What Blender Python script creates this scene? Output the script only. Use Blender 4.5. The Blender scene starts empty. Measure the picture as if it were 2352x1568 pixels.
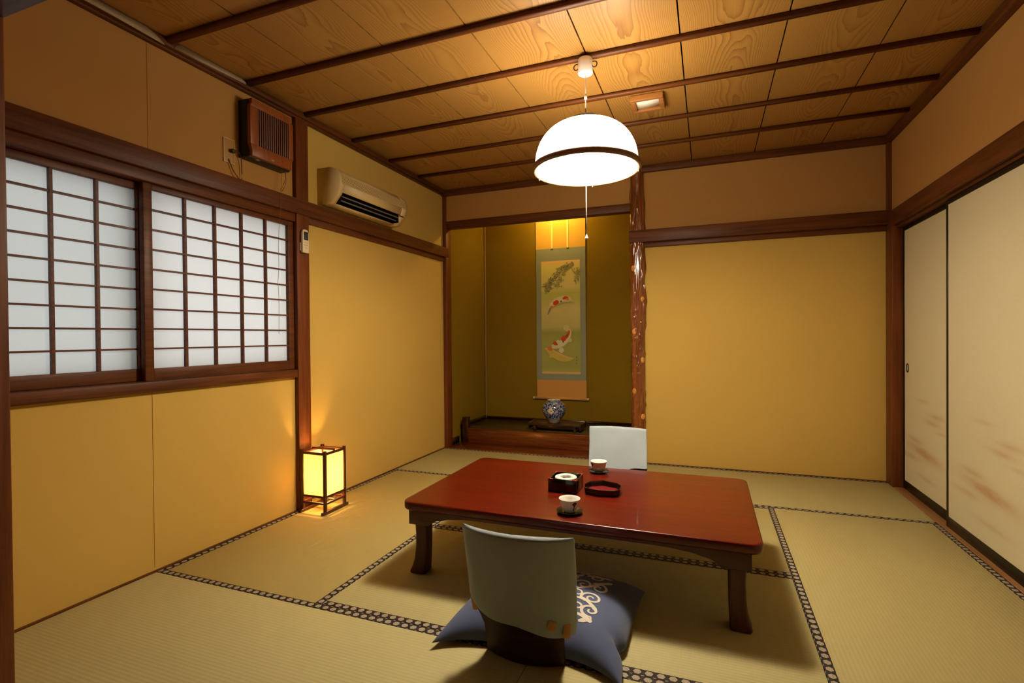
import bpy, bmesh, math, random
from mathutils import Vector, Matrix, noise as mnoise
C = bpy.context.scene.collection
R = math.radians
random.seed(7)

# ------------------------------------------------------------------ dimensions (metres)
XR = 3.535          # right edge of the mats
X4 = 3.56           # right wall face
Y4 = 3.625          # back wall face
ZC = 2.44           # ceiling boards
ZT = 2.392          # underside of the ceiling trim
NY = 4.59           # back of the alcove

# ------------------------------------------------------------------ materials
def lin(r, g, b):
    f = lambda c: (c/255/12.92) if c/255 <= .04045 else ((c/255+.055)/1.055)**2.4
    return (f(r), f(g), f(b), 1)

class NT:
    def __init__(s, name):
        s.m = bpy.data.materials.new(name); s.m.use_nodes = True
        s.t = s.m.node_tree; s.t.nodes.clear()
        s.out = s.t.nodes.new('ShaderNodeOutputMaterial')
    def n(s, typ, **kw):
        nd = s.t.nodes.new(typ)
        for k, v in kw.items(): setattr(nd, k, v)
        return nd
    def l(s, a, b): s.t.links.new(a, b)
    def math(s, op, a, b=None, c=None, clamp=False):
        nd = s.n('ShaderNodeMath', operation=op, use_clamp=clamp)
        for i, v in enumerate((a, b, c)):
            if v is None: continue
            if isinstance(v, (int, float)): nd.inputs[i].default_value = v
            else: s.l(v, nd.inputs[i])
        return nd.outputs[0]
    def coord(s, kind='Object'):
        return s.n('ShaderNodeTexCoord').outputs[kind]
    def mapped(s, vec, scale=(1,1,1), loc=(0,0,0), rot=(0,0,0)):
        mp = s.n('ShaderNodeMapping'); s.l(vec, mp.inputs['Vector'])
        mp.inputs['Scale'].default_value = scale; mp.inputs['Location'].default_value = loc
        mp.inputs['Rotation'].default_value = rot
        return mp.outputs[0]
    def noise(s, vec, scale=5, detail=3, rough=.5, dist=0):
        nd = s.n('ShaderNodeTexNoise'); s.l(vec, nd.inputs['Vector'])
        nd.inputs['Scale'].default_value = scale; nd.inputs['Detail'].default_value = detail
        nd.inputs['Roughness'].default_value = rough; nd.inputs['Distortion'].default_value = dist
        return nd.outputs['Fac']
    def ramp(s, fac, stops, interp='LINEAR'):
        nd = s.n('ShaderNodeValToRGB'); cr = nd.color_ramp; cr.interpolation = interp
        while len(cr.elements) < len(stops): cr.elements.new(.5)
        for e, (p, c) in zip(cr.elements, stops):
            e.position = p; e.color = c if len(c) == 4 else (*c, 1)
        s.l(fac, nd.inputs[0]); return nd.outputs[0]
    def mix(s, fac, a, b, blend='MIX'):
        nd = s.n('ShaderNodeMix', data_type='RGBA', blend_type=blend)
        for sock, v in ((nd.inputs[0], fac), (nd.inputs[6], a), (nd.inputs[7], b)):
            if isinstance(v, (int, float)): sock.default_value = v
            elif isinstance(v, (tuple, list)): sock.default_value = v if len(v) == 4 else (*v, 1)
            else: s.l(v, sock)
        return nd.outputs[2]
    def sep(s, vec):
        nd = s.n('ShaderNodeSeparateXYZ'); s.l(vec, nd.inputs[0]); return nd.outputs
    def bump(s, h, strength=.3, dist=.002):
        nd = s.n('ShaderNodeBump'); s.l(h, nd.inputs['Height'])
        nd.inputs['Strength'].default_value = strength; nd.inputs['Distance'].default_value = dist
        return nd.outputs[0]
    def principled(s, color, rough=.5, spec=.5, coat=0, coat_rough=.05, normal=None, metal=0, emit=None, estr=0, sheen=0):
        p = s.n('ShaderNodeBsdfPrincipled')
        def put(k, v):
            if isinstance(v, (int, float)): p.inputs[k].default_value = v
            elif isinstance(v, (tuple, list)): p.inputs[k].default_value = v if len(v) == 4 else (*v, 1)
            else: s.l(v, p.inputs[k])
        put('Base Color', color); put('Roughness', rough); put('Specular IOR Level', spec)
        put('Coat Weight', coat); put('Coat Roughness', coat_rough); put('Metallic', metal); put('Sheen Weight', sheen)
        if normal is not None: s.l(normal, p.inputs['Normal'])
        if emit is not None: put('Emission Color', emit); put('Emission Strength', estr)
        s.l(p.outputs[0], s.out.inputs[0]); return p

def plain(name, col, rough=.5, spec=.5, coat=0, metal=0, var=.06, emit=None, estr=0, scale=30, bump=0):
    t = NT(name)
    n = t.noise(t.coord(), scale, 3)
    c = t.mix(n, tuple(x*(1-var) for x in col[:3]), tuple(min(1, x*(1+var)) for x in col[:3]))
    nm = t.bump(t.noise(t.coord(), scale*6, 2), bump, .001) if bump else None
    t.principled(c, rough, spec, coat, metal=metal, emit=emit, estr=estr, normal=nm)
    return t.m

def wood(name, c1, c2, axis='z', rough=.45, coat=0, fine=1, coatr=.1):
    t = NT(name)
    sc = {'x': (1.2, 28, 28), 'y': (28, 1.2, 28), 'z': (28, 28, 1.2)}[axis]
    v = t.mapped(t.coord(), tuple(k*fine for k in sc))
    n1 = t.noise(v, 1.4, 5, .62, .6)
    v2 = t.mapped(t.coord(), tuple(k*fine*4 for k in sc))
    n2 = t.noise(v2, 1.6, 3, .6)
    f = t.math('ADD', t.math('MULTIPLY', n1, .75), t.math('MULTIPLY', n2, .25))
    col = t.ramp(f, [(.30, c1), (.68, c2)])
    t.principled(col, rough, .22 if coat == 0 else .4, coat, coatr, normal=t.bump(f, .12, .001))
    return t.m

DW1, DW2 = (.043, .0120, .0030), (.158, .047, .0110)
M = {}
M['wood_x'] = wood('stained_timber_x', (.045, .0125, .0030), (.165, .050, .0115), 'x')
M['wood_y'] = wood('stained_timber_y', DW1, DW2, 'y')
M['wood_z'] = wood('stained_timber_z', (.062, .015, .0035), (.185, .050, .0105), 'z')
M['wood_pale'] = wood('sill_timber', (.16, .07, .022), (.34, .17, .06), 'y')  # paler timber for the door track
M['step_wood'] = wood('alcove_step_wood', (.045, .0090, .0016), (.19, .040, .006), 'x', .22, .5)
M['dark_wood'] = wood('dark_walnut', (.010, .003, .0012), (.04, .009, .003), 'x', .3, .4)
M['chair_wood'] = wood('dark_bent_plywood', (.012, .003, .0012), (.045, .010, .003), 'x', .6, 0)
M['lantern_wood'] = wood('lantern_cherry', (.028, .0042, .0016), (.075, .011, .003), 'z', .35, .3)
M['fan_wood'] = wood('fan_grille_wood', (.17, .040, .007), (.30, .080, .013), 'z', .4, .1)
M['light_frame'] = wood('ceiling_light_frame_wood', (.22, .08, .018), (.36, .14, .035), 'x', .4)
M['black_lacquer'] = plain('black_lacquer', (.004, .0032, .003), .18, .5, .3)
M['black_frame'] = plain('black_door_frame', (.006, .004, .003), .3, .35, .0)

def wall_mat(name, c, var=.05):
    t = NT(name)
    o = t.coord()
    big = t.noise(o, 1.3, 2, .5); fin = t.noise(o, 260, 2, .6)
    f = t.math('ADD', t.math('MULTIPLY', big, .6), t.math('MULTIPLY', fin, .4))
    col = t.mix(f, tuple(k*(1-var*1.6) for k in c), tuple(k*(1+var*1.6) for k in c))
    t.principled(col, .92, .15, normal=t.bump(fin, .18, .0015))
    return t.m
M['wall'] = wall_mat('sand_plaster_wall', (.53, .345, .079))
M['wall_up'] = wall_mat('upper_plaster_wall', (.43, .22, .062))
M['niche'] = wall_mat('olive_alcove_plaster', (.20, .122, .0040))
M['seam'] = plain('wall_seam', (.30, .17, .04), .9, .1)
M['entry'] = wall_mat('entry_plaster', (.20, .13, .06))

def ceiling_mat():
    t = NT('cedar_ceiling_boards')
    uv = t.n('ShaderNodeUVMap', uv_map='UVMap').outputs[0]
    u, v, _ = t.sep(uv)
    low = t.noise(t.mapped(uv, (1.5, .60, 1)), 1, 3, .5)
    med = t.noise(t.mapped(uv, (26, 2.2, 1)), 1, 3, .6)
    fine = t.noise(t.mapped(uv, (160, 3, 1)), 1, 2, .6)
    uu = t.math('ADD', u, t.math('MULTIPLY', t.math('SUBTRACT', t.noise(t.mapped(uv, (.01, .9, 1)), 1, 2), .5), .16))
    h = t.math('MULTIPLY', t.math('MULTIPLY', uu, uu), 10.0)
    h = t.math('ADD', h, t.math('MULTIPLY', low, .95))
    h = t.math('ADD', h, t.math('MULTIPLY', med, .030))
    ring = t.math('FRACT', t.math('MULTIPLY', h, 34))
    ring = t.math('POWER', ring, 2.6)
    ring = t.math('MULTIPLY', ring, t.math('MULTIPLY_ADD', low, 1.0, .28), clamp=True)
    base = t.mix(fine, (.312, .158, .034), (.40, .222, .057))
    tone = t.noise(t.mapped(uv, (1.6, .12, 1)), 1, 1)
    base = t.mix(t.math('MULTIPLY', tone, .6), base, (.30, .125, .022))
    col = t.mix(t.math('MULTIPLY', ring, .80), base, (.135, .045, .007))
    t.principled(col, .40, .4, normal=t.bump(ring, .06, .001))
    return t.m
M['ceil'] = ceiling_mat()

def tatami_mat(k=(1, 1, 1), nm='woven_rush'):
    t = NT(nm); K = lambda c: tuple(a*b for a, b in zip(c, k))
    uv = t.n('ShaderNodeUVMap', uv_map='UVMap').outputs[0]
    u, v, _ = t.sep(uv)
    rib = t.math('SINE', t.math('MULTIPLY', v, 2*math.pi/.0142))
    rib = t.math('MULTIPLY_ADD', rib, .5, .5)
    strands = t.noise(t.mapped(uv, (420, 6, 1)), 1, 2, .6)
    big = t.noise(t.mapped(uv, (2.2, 1.1, 1)), 1, 3, .5)
    blotch = t.noise(t.mapped(uv, (14, 60, 1)), 1, 2, .5)
    c = t.mix(strands, K((.335, .275, .110)), K((.44, .365, .152)))
    c = t.mix(t.math('MULTIPLY', big, .55), c, K((.375, .32, .135)))
    c = t.mix(t.math('MULTIPLY', rib, .16), c, (.23, .18, .055))
    c = t.mix(t.math('MULTIPLY', blotch, .15), c, (.28, .215, .07))
    hgt = t.math('ADD', t.math('MULTIPLY', rib, -.7), t.math('MULTIPLY', strands, .3))
    t.principled(c, .62, .3, normal=t.bump(hgt, .35, .0016))
    return t.m
M['tatami'] = tatami_mat()
M['tatami_bounce'] = tatami_mat((1.0, .90, .70), 'bounce_warmed_rush')  # browner copy: lantern and wall bounce put into the rush colour
M['tatami_pale'] = tatami_mat((1.16, 1.24, 1.40), 'pale_woven_rush')

def border_mat():
    t = NT('brocade_border')
    uv = t.n('ShaderNodeUVMap', uv_map='UVMap').outputs[0]
    u, v, _ = t.sep(uv)                     # u along in metres, v across 0..1
    W = .031; PITCH = .036
    vm = t.math('MULTIPLY', t.math('SUBTRACT', v, .5), W)
    def hexd(off, vv):
        px = t.math('MULTIPLY', t.math('SUBTRACT', t.math('FRACT', t.math('ADD', t.math('DIVIDE', u, PITCH), off)), .5), PITCH)
        a = t.math('ABSOLUTE', px); b = t.math('ABSOLUTE', vv)
        return t.math('MAXIMUM', b, t.math('ADD', t.math('MULTIPLY', b, .5), t.math('MULTIPLY', a, .80)))
    d1 = hexd(0, vm)
    edge = t.math('SUBTRACT', t.math('ABSOLUTE', vm), W*.64)
    d2 = hexd(.5, edge)
    blob = t.math('LESS_THAN', d1, .0105)
    blob2 = t.math('LESS_THAN', d2, .0062)
    inner = t.noise(t.mapped(uv, (220, 8, 1)), 1, 2, .6)
    cream = t.mix(t.math('GREATER_THAN', inner, .56), (.36, .30, .215), (.20, .155, .105))
    c = t.mix(t.math('MAXIMUM', blob, blob2), (.018, .0095, .0055), cream)
    t.principled(c, .7, .25)
    return t.m
M['border'] = border_mat()

def fusuma_mat():
    t = NT('painted_sliding_door_paper')
    o = t.coord()
    x, yn, z = t.sep(o); y = t.math('MULTIPLY', yn, -1.0)          # local: y across the door (0 = far edge, grows toward the viewer), z up
    fib = t.noise(t.mapped(o, (1, 60, 60)), 1.5, 3, .6)
    base = t.mix(fib, (.515, .455, .285), (.58, .52, .335))
    # soft brush clouds: (y, z, length, thickness, slope, strength)
    S = [(.399, .626, .115, .013, -.01, .38), (.627, .554, .125, .018, .01, .55), (.562, .510, .130, .019, -.02, .55),
         (.70, .468, .085, .012, .02, .40), (.291, .366, .140, .018, -.03, .55), (.446, .303, .245, .032, -.07, .95),
         (.223, .248, .150, .018, .0, .50), (.472, .154, .175, .016, .0, .42), (.84, .40, .10, .018, .0, .45)]
    tot = None
    wob = t.math('MULTIPLY', t.math('SUBTRACT', t.noise(t.mapped(o, (1, 5, 22)), 1.5, 3, .6), .5), .9)
    for (cy, cz, L, T, sl, st) in S:
        dy = t.math('SUBTRACT', y, cy); dz = t.math('SUBTRACT', z, cz)
        a = t.math('DIVIDE', dy, L)
        b = t.math('DIVIDE', t.math('SUBTRACT', dz, t.math('MULTIPLY', dy, sl)), T)
        b = t.math('ADD', b, wob)
        r2 = t.math('ADD', t.math('MULTIPLY', a, a), t.math('MULTIPLY', b, b))
        g = t.math('MULTIPLY', t.math('POWER', 2.718, t.math('MULTIPLY', r2, -1.1)), st)
        tot = g if tot is None else t.math('ADD', tot, g)
    streak = t.noise(t.mapped(t.mapped(o, (1, 1, 1), rot=(R(-4), 0, 0)), (1, 7, 80)), 1, 3, .6)
    tot = t.math('MULTIPLY', tot, t.math('MULTIPLY_ADD', streak, .8, .55), clamp=True)
    c = t.mix(t.math('MULTIPLY', tot, .85), base, (.37, .185, .075))
    t.principled(c, .75, .2)
    return t.m
M['fusuma'] = fusuma_mat()

def paper_mat(name, col, trans=.6, rough=.8):
    t = NT(name)
    n = t.noise(t.coord(), 90, 3, .6)
    c = t.mix(n, tuple(k*.96 for k in col), col)
    a = t.n('ShaderNodeBsdfDiffuse'); b = t.n('ShaderNodeBsdfTranslucent')
    t.l(c, a.inputs[0]); t.l(c, b.inputs[0])
    mx = t.n('ShaderNodeMixShader'); mx.inputs[0].default_value = trans
    t.l(a.outputs[0], mx.inputs[1]); t.l(b.outputs[0], mx.inputs[2]); t.l(mx.outputs[0], t.out.inputs[0])
    return t.m
M['shoji'] = paper_mat('window_paper', (.84, .84, .83), .80)
M['shoji_dim'] = paper_mat('dimmed_window_paper', (.75, .76, .75), .80)  # darker copy: weaker daylight on the left panel put into the paper colour
M['lantern_paper'] = paper_mat('lantern_paper', (.90, .78, .52), .62)

def emis(name, col, strength, rough=.4):
    t = NT(name)
    t.principled((.85, .83, .78), rough, .4, emit=col, estr=strength)
    return t.m
M['shade'] = emis('glowing_milk_glass', (1, .88, .68), 27.0)
M['bulb'] = emis('lantern_bulb', (1, .64, .27), 30)
M['tube'] = emis('lamp_tube', (1, .90, .72), 10)
M['nichelamp'] = emis('alcove_tube', (1, .68, .22), 8)

def lacquer_table():
    t = NT('red_lacquer_wood')
    o = t.coord()
    v = t.mapped(o, (1.1, 15, 15))
    n1 = t.noise(v, 1.6, 5, .6, 1.2)
    n2 = t.noise(t.mapped(o, (5, 150, 150)), 1.2, 2, .6)
    n3 = t.noise(o, 2.2, 2)
    f = t.math('ADD', t.math('MULTIPLY', n1, .7), t.math('MULTIPLY', n2, .3))
    c = t.ramp(f, [(.28, (.030, .0011, .0002)), (.52, (.080, .0034, .0003)), (.72, (.150, .0090, .0004))])
    c = t.mix(t.math('MULTIPLY', n3, .35), c, (.115, .0048, .0003))
    t.principled(c, .30, .3, .20, .06)
    return t.m
M['table'] = lacquer_table()
M['table_leg'] = wood('lacquer_leg_wood', (.035, .0045, .0010), (.095, .012, .0018), 'z', .45, .1)
M['table_apron'] = wood('lacquer_apron_wood', (.030, .0040, .0009), (.080, .010, .0016), 'x', .45, .1)

def cloth(name, col, rough=.9, sc=700, var=.08):
    t = NT(name)
    o = t.coord(); n = t.noise(o, sc, 2, .6); b = t.noise(o, 9, 3)
    f = t.math('ADD', t.math('MULTIPLY', n, .5), t.math('MULTIPLY', b, .5))
    c = t.mix(f, tuple(k*(1-var) for k in col), tuple(k*(1+var) for k in col))
    t.principled(c, rough, .15, normal=t.bump(n, .15, .0006), sheen=.15)
    return t.m
M['white_cloth'] = cloth('white_cover_cloth', (.345, .405, .445))
M['tan_tab'] = cloth('tan_fastener_tab', (.55, .30, .11))
M['blue_cloth'] = cloth('blue_cushion_cotton', (.070, .088, .165), var=.05)
M['white_print'] = cloth('white_resist_print', (.62, .56, .47), var=.15)
M['beige_plastic'] = plain('aged_cream_plastic', (.60, .44, .20), .4, .4, var=.03)
M['cream_plastic'] = plain('cream_plastic', (.68, .56, .36), .4, .4, var=.03)
M['white_plastic'] = plain('white_plastic', (.78, .72, .60), .4, .4, var=.03)
M['dark_void'] = plain('dark_inside', (.004, .003, .003), .6, .2)
M['louver'] = plain('grey_louver_plastic', (.22, .20, .18), .35, .5)
M['fan_body'] = plain('dark_fan_housing', (.010, .0075, .006), .45, .4)
M['fan_slat'] = plain('brown_fan_slats', (.17, .080, .058), .45, .4)
M['silver'] = plain('silver_label', (.45, .40, .30), .35, .5, metal=.6)
M['brown_cord'] = plain('brown_cord', (.07, .03, .010), .6, .3)
M['string'] = plain('tan_string', (.20, .12, .05), .8, .2)
M['socket'] = plain('tan_socket_plate', (.42, .23, .07), .5, .3)
M['socket_rim'] = plain('cream_socket_rim', (.62, .42, .16), .45, .4)
M['screen'] = plain('grey_green_display', (.030, .034, .030), .2, .5)
M['digit'] = plain('display_segments', (.15, .17, .14), .3, .4)
M['button'] = plain('grey_buttons', (.45, .38, .26), .5, .3)
M['porcelain'] = plain('white_porcelain', (.80, .78, .72), .18, .5, .4, var=.02)
M['leaf_paint'] = plain('brown_leaf_glaze', (.085, .045, .02), .25, .5)
M['tea_coaster'] = plain('black_lacquer_saucer', (.012, .009, .008), .22, .5, .4)
M['red_lacquer'] = plain('red_lacquer_corner', (.30, .012, .016), .22, .5, .4)
M['tray_black'] = plain('brown_black_lacquer', (.014, .0032, .0028), .25, .5, .2)
M['tray_red'] = plain('maroon_lacquer', (.14, .006, .008), .34, .5, .1)
M['white_cord'] = plain('white_cord', (.75, .70, .60), .6, .3)
M['canopy'] = plain('white_lamp_canopy', (.78, .74, .70), .4, .4, var=.02)
M['hook'] = plain('dark_iron_hook', (.02, .014, .01), .4, .5, metal=.4)
M['lamp_ring'] = wood('lamp_ring_wood', (.16, .085, .05), (.26, .14, .085), 'x', .3, .3)
M['cap_wood'] = plain('dark_lamp_cap', (.035, .013, .006), .3, .5)
M['frost'] = plain('frosted_diffuser', (.82, .78, .68), .5, .4, var=.01)
M['scroll_gold'] = cloth('gold_silk_mount', (.62, .36, .055), .7, 900, .06)
M['scroll_orange'] = cloth('orange_silk_mount', (.56, .27, .06), .7, 900, .06)
M['scroll_blue'] = cloth('grey_teal_brocade', (.235, .245, .165), .7, 260, .16)
M['scroll_ribbon'] = cloth('cream_ribbon', (.80, .62, .22), .7)
M['ivory'] = plain('ivory_knob', (.62, .50, .30), .35, .5)

def painting_mat():
    t = NT('painted_silk')
    x, y, z = t.sep(t.coord())            # object origin at the bottom of the scroll
    f = t.math('ADD', t.math('DIVIDE', t.math('SUBTRACT', z, .27), 1.21), t.math('MULTIPLY', t.math('SUBTRACT', t.noise(t.mapped(t.coord(), (2, 1, 9)), 1.5, 2), .5), .05))
    c = t.ramp(f, [(.0, (.40, .36, .085)), (.06, (.31, .32, .075)), (.25, (.33, .33, .08)), (.36, (.28, .29, .065)), (.41, (.45, .40, .13)), (.56, (.55, .47, .17)), (.64, (.46, .43, .12)), (.71, (.42, .42, .10)), (.76, (.56, .49, .17)), (.92, (.56, .50, .13)), (1., (.60, .46, .15))])
    n = t.noise(t.coord(), 400, 2)
    t.principled(t.mix(t.math('MULTIPLY', n, .15), c, (.35, .30, .10)), .8, .15)
    return t.m
M['paint_bg'] = painting_mat()
for nm, col in dict(p_white=(.60, .54, .33), p_pale=(.52, .47, .20), p_red=(.52, .06, .012), p_orange=(.56, .20, .035), p_gold=(.50, .40, .085),
                    p_ink=(.12, .10, .05), p_ink2=(.21, .19, .075), p_ink3=(.30, .285, .10), p_peach=(.62, .40, .14)).items():
    M[nm] = plain(nm.replace('p_', 'pigment_'), col, .85, .1, var=.12, scale=120)

def vase_mat():
    t = NT('blue_and_white_glaze')
    o = t.coord(); x, y, z = t.sep(o)
    n = t.noise(o, 34, 3, .6, 1.6)
    vor = t.n('ShaderNodeTexVoronoi', feature='DISTANCE_TO_EDGE'); t.l(o, vor.inputs['Vector']); vor.inputs['Scale'].default_value = 38
    leaf = t.math('GREATER_THAN', t.math('MULTIPLY_ADD', vor.outputs['Distance'], 1.4, n), .60)
    c = t.mix(leaf, (.36, .39, .40), (.018, .032, .135))
    gold = t.math('GREATER_THAN', t.noise(o, 60, 2), .64)
    c = t.mix(t.math('MULTIPLY', gold, .7), c, (.42, .36, .12))
    # round flower on the side facing the room, petals by angle
    dx = t.math('SUBTRACT', x, .0); dz = t.math('SUBTRACT', z, .125)
    r = t.math('SQRT', t.math('ADD', t.math('MULTIPLY', dx, dx), t.math('MULTIPLY', dz, dz)))
    ang = t.math('ARCTAN2', dz, dx)
    pet = t.math('MULTIPLY_ADD', t.math('COSINE', t.math('MULTIPLY', ang, 10)), .006, .025)
    front = t.math('LESS_THAN', y, 0)
    inp = t.math('MULTIPLY', t.math('LESS_THAN', r, pet), front)
    c = t.mix(inp, c, (.58, .56, .40))
    c = t.mix(t.math('MULTIPLY', t.math('LESS_THAN', r, .011), front), c, (.38, .30, .06))
    top = t.math('GREATER_THAN', z, .2155)
    c = t.mix(top, c, (.70, .66, .55))
    low = t.math('LESS_THAN', z, .045)
    c = t.mix(t.math('MULTIPLY', low, .7), c, (.30, .29, .22))
    t.principled(c, .15, .5, .5)
    return t.m
M['vase'] = vase_mat()

def grille_mat():
    t = NT('perforated_cream_grille')
    uv = t.n('ShaderNodeUVMap', uv_map='UVMap').outputs[0]
    u, v, _ = t.sep(uv)
    a = t.math('FRACT', t.math('ADD', t.math('MULTIPLY', u, 1/.0165), t.math('MULTIPLY', v, 40)))
    b = t.math('FRACT', t.math('MULTIPLY', v, 1/.0105))
    slot = t.math('MULTIPLY', t.math('LESS_THAN', a, .50), t.math('LESS_THAN', b, .62))
    c = t.mix(slot, (.60, .44, .20), (.10, .055, .012))
    t.principled(c, .45, .4)
    return t.m
M['grille'] = grille_mat()

def log_mat():
    t = NT('polished_knotted_log')
    v = t.mapped(t.coord(), (22, 22, 2.0))
    n1 = t.noise(v, 1.4, 5, .6, .8)
    c = t.ramp(n1, [(.3, (.105, .024, .0045)), (.7, (.27, .078, .014))])
    t.principled(c, .22, .5, 1.0, .11)
    return t.m
M['log'] = log_mat()
M['log_knot'] = plain('orange_knot_scar', (.58, .25, .05), .3, .5, .4, var=.25, scale=60)

# ------------------------------------------------------------------ mesh building
class MB:
    def __init__(s):
        s.b = bmesh.new(); s.uv = s.b.loops.layers.uv.new('UVMap')
    def _merge(s, t, mi):
        vm = {v: s.b.verts.new(v.co) for v in t.verts}
        for f in t.faces:
            try:
                nf = s.b.faces.new([vm[v] for v in f.verts]); nf.material_index = mi
            except ValueError: pass
        t.free()
    def box(s, x0, x1, y0, y1, z0, z1, bev=0, mi=0, seg=2, m=None):
        t = bmesh.new(); bmesh.ops.create_cube(t, size=1)
        for v in t.verts:
            v.co = Vector(((x0+x1)/2+v.co.x*(x1-x0), (y0+y1)/2+v.co.y*(y1-y0), (z0+z1)/2+v.co.z*(z1-z0)))
        if bev: bmesh.ops.bevel(t, geom=t.edges[:], offset=bev, segments=seg, affect='EDGES', profile=.5)
        if m is not None: bmesh.ops.transform(t, matrix=m, verts=t.verts)
        s._merge(t, mi); return s
    def prism(s, pts, axis, a0, a1, bev=0, mi=0, seg=2):
        """pts: outline in the two remaining axes (cyclic order x,y,z minus axis), extruded a0..a1"""
        t = bmesh.new()
        def P(p, a):
            return {'x': (a, p[0], p[1]), 'y': (p[0], a, p[1]), 'z': (p[0], p[1], a)}[axis]
        v0 = [t.verts.new(P(p, a0)) for p in pts]; v1 = [t.verts.new(P(p, a1)) for p in pts]
        t.faces.new(v0); t.faces.new(v1[::-1]); n = len(pts)
        for i in range(n): t.faces.new((v0[i], v1[i], v1[(i+1) % n], v0[(i+1) % n]))
        bmesh.ops.recalc_face_normals(t, faces=t.faces)
        if bev:
            es = [e for e in t.edges if e.calc_face_angle(0) > .5]
            bmesh.ops.bevel(t, geom=es, offset=bev, segments=seg, affect='EDGES', profile=.5)
        s._merge(t, mi); return s
    def cyl(s, p0, p1, r0, r1=None, n=20, mi=0):
        r1 = r0 if r1 is None else r1
        return s.loft([(p0, r0), (p1, r1)], n, mi)
    def loft(s, rings, n=16, mi=0, cap=True):
        """rings: list of (point, radius) along a path"""
        pts = [Vector(p) for p, _ in rings]; t = bmesh.new(); loops = []
        up = Vector((0, 0, 1))
        for i, (p, r) in enumerate(rings):
            d = (pts[min(i+1, len(pts)-1)]-pts[max(i-1, 0)]).normalized()
            ref = up if abs(d.z) < .95 else Vector((0, 1, 0))
            a = d.cross(ref).normalized(); b = a.cross(d).normalized()
            loops.append([t.verts.new(pts[i]+(a*math.cos(k*2*math.pi/n)+b*math.sin(k*2*math.pi/n))*r) for k in range(n)])
        for A, B in zip(loops, loops[1:]):
            for k in range(n): t.faces.new((A[k], A[(k+1) % n], B[(k+1) % n], B[k]))
        if cap: t.faces.new(loops[0][::-1]); t.faces.new(loops[-1])
        bmesh.ops.recalc_face_normals(t, faces=t.faces)
        s._merge(t, mi); return s
    def tube(s, pts, r, n=8, mi=0): return s.loft([(p, r) for p in pts], n, mi)
    def lathe(s, prof, c=(0, 0, 0), n=48, mi=0, closed=False):
        t = bmesh.new(); rows = []
        for r, z in prof:
            if r < 1e-5: rows.append([t.verts.new((c[0], c[1], c[2]+z))])
            else: rows.append([t.verts.new((c[0]+r*math.cos(k*2*math.pi/n), c[1]+r*math.sin(k*2*math.pi/n), c[2]+z)) for k in range(n)])
        prs = list(zip(rows, rows[1:]))
        if closed: prs.append((rows[-1], rows[0]))
        for A, B in prs:
            for k in range(n):
                k2 = (k+1) % n
                if len(A) == 1 and len(B) == 1: continue
                if len(A) == 1: t.faces.new((A[0], B[k], B[k2]))
                elif len(B) == 1: t.faces.new((A[k], B[0], A[k2]))
                else: t.faces.new((A[k], B[k], B[k2], A[k2]))
        bmesh.ops.recalc_face_normals(t, faces=t.faces)
        s._merge(t, mi); return s
    def grid(s, fn, nu, nv, cu=False, mi=0, flip=False):
        t = bmesh.new()
        V = [[t.verts.new(fn(i, j)) for j in range(nv)] for i in range(nu)]
        for i in range(nu if cu else nu-1):
            for j in range(nv-1):
                q = (V[i][j], V[(i+1) % nu][j], V[(i+1) % nu][j+1], V[i][j+1])
                t.faces.new(q[::-1] if flip else q)
        s._merge(t, mi); return s
    def quad(s, pts, mi=0):
        f = s.b.faces.new([s.b.verts.new(p) for p in pts]); f.material_index = mi; return f
    def build(s, name, mats, parent=None, origin=(0, 0, 0), local=False, smooth=True, uvf=None, angle=38):
        o3 = Vector(origin)
        if parent is not None and not local: o3 = Vector(parent.get('_loc', (0, 0, 0)))
        if uvf:
            for f in s.b.faces:
                for lp in f.loops: lp[s.uv].uv = uvf(lp.vert.co)
        for v in s.b.verts: v.co -= o3
        if smooth:
            for f in s.b.faces: f.smooth = True
            for e in s.b.edges:
                if len(e.link_faces) == 2 and e.calc_face_angle(0) > R(angle): e.smooth = False
        me = bpy.data.meshes.new(name); s.b.to_mesh(me); s.b.free()
        for m in (mats if isinstance(mats, (list, tuple)) else [mats]): me.materials.append(M[m] if isinstance(m, str) else m)
        ob = bpy.data.objects.new(name, me); C.objects.link(ob)
        if parent is not None: ob.parent = parent; ob['_loc'] = tuple(o3) if not local else (0, 0, 0)
        else: ob.location = o3; ob['_loc'] = tuple(o3)
        return ob

def tag(o, label, cat, group=None):
    o['label'] = label; o['category'] = cat
    if group: o['group'] = group
    return o
def thing(name, label, cat, loc=(0, 0, 0), rotz=0, group=None):
    o = bpy.data.objects.new(name, None); C.objects.link(o); o.empty_display_size = .05
    o.location = loc; o.rotation_euler = (0, 0, rotz); o['_loc'] = tuple(loc)
    return tag(o, label, cat, group)
def struct(o): o['kind'] = 'structure'; return o
def sroot(name, loc=(0, 0, 0)):
    o = bpy.data.objects.new(name, None); C.objects.link(o); o.location = loc; o['_loc'] = tuple(loc)
    o.empty_display_size = .05
    return struct(o)
def copy_tree(o, parent=None):
    c = o.copy(); C.objects.link(c)
    if parent is not None: c.parent = parent
    for ch in list(o.children): copy_tree(ch, c)
    return c
trim_no = [0]
def trim(mb, mats, **kw):
    trim_no[0] += 1
    return struct(mb.build('trim_%d' % trim_no[0], mats, **kw))

# ------------------------------------------------------------------ shell
T = .12
struct(MB().box(-.25, 3.85, -2.5, 4.75, -.20, -.062).build('floor', 'entry'))
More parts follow.
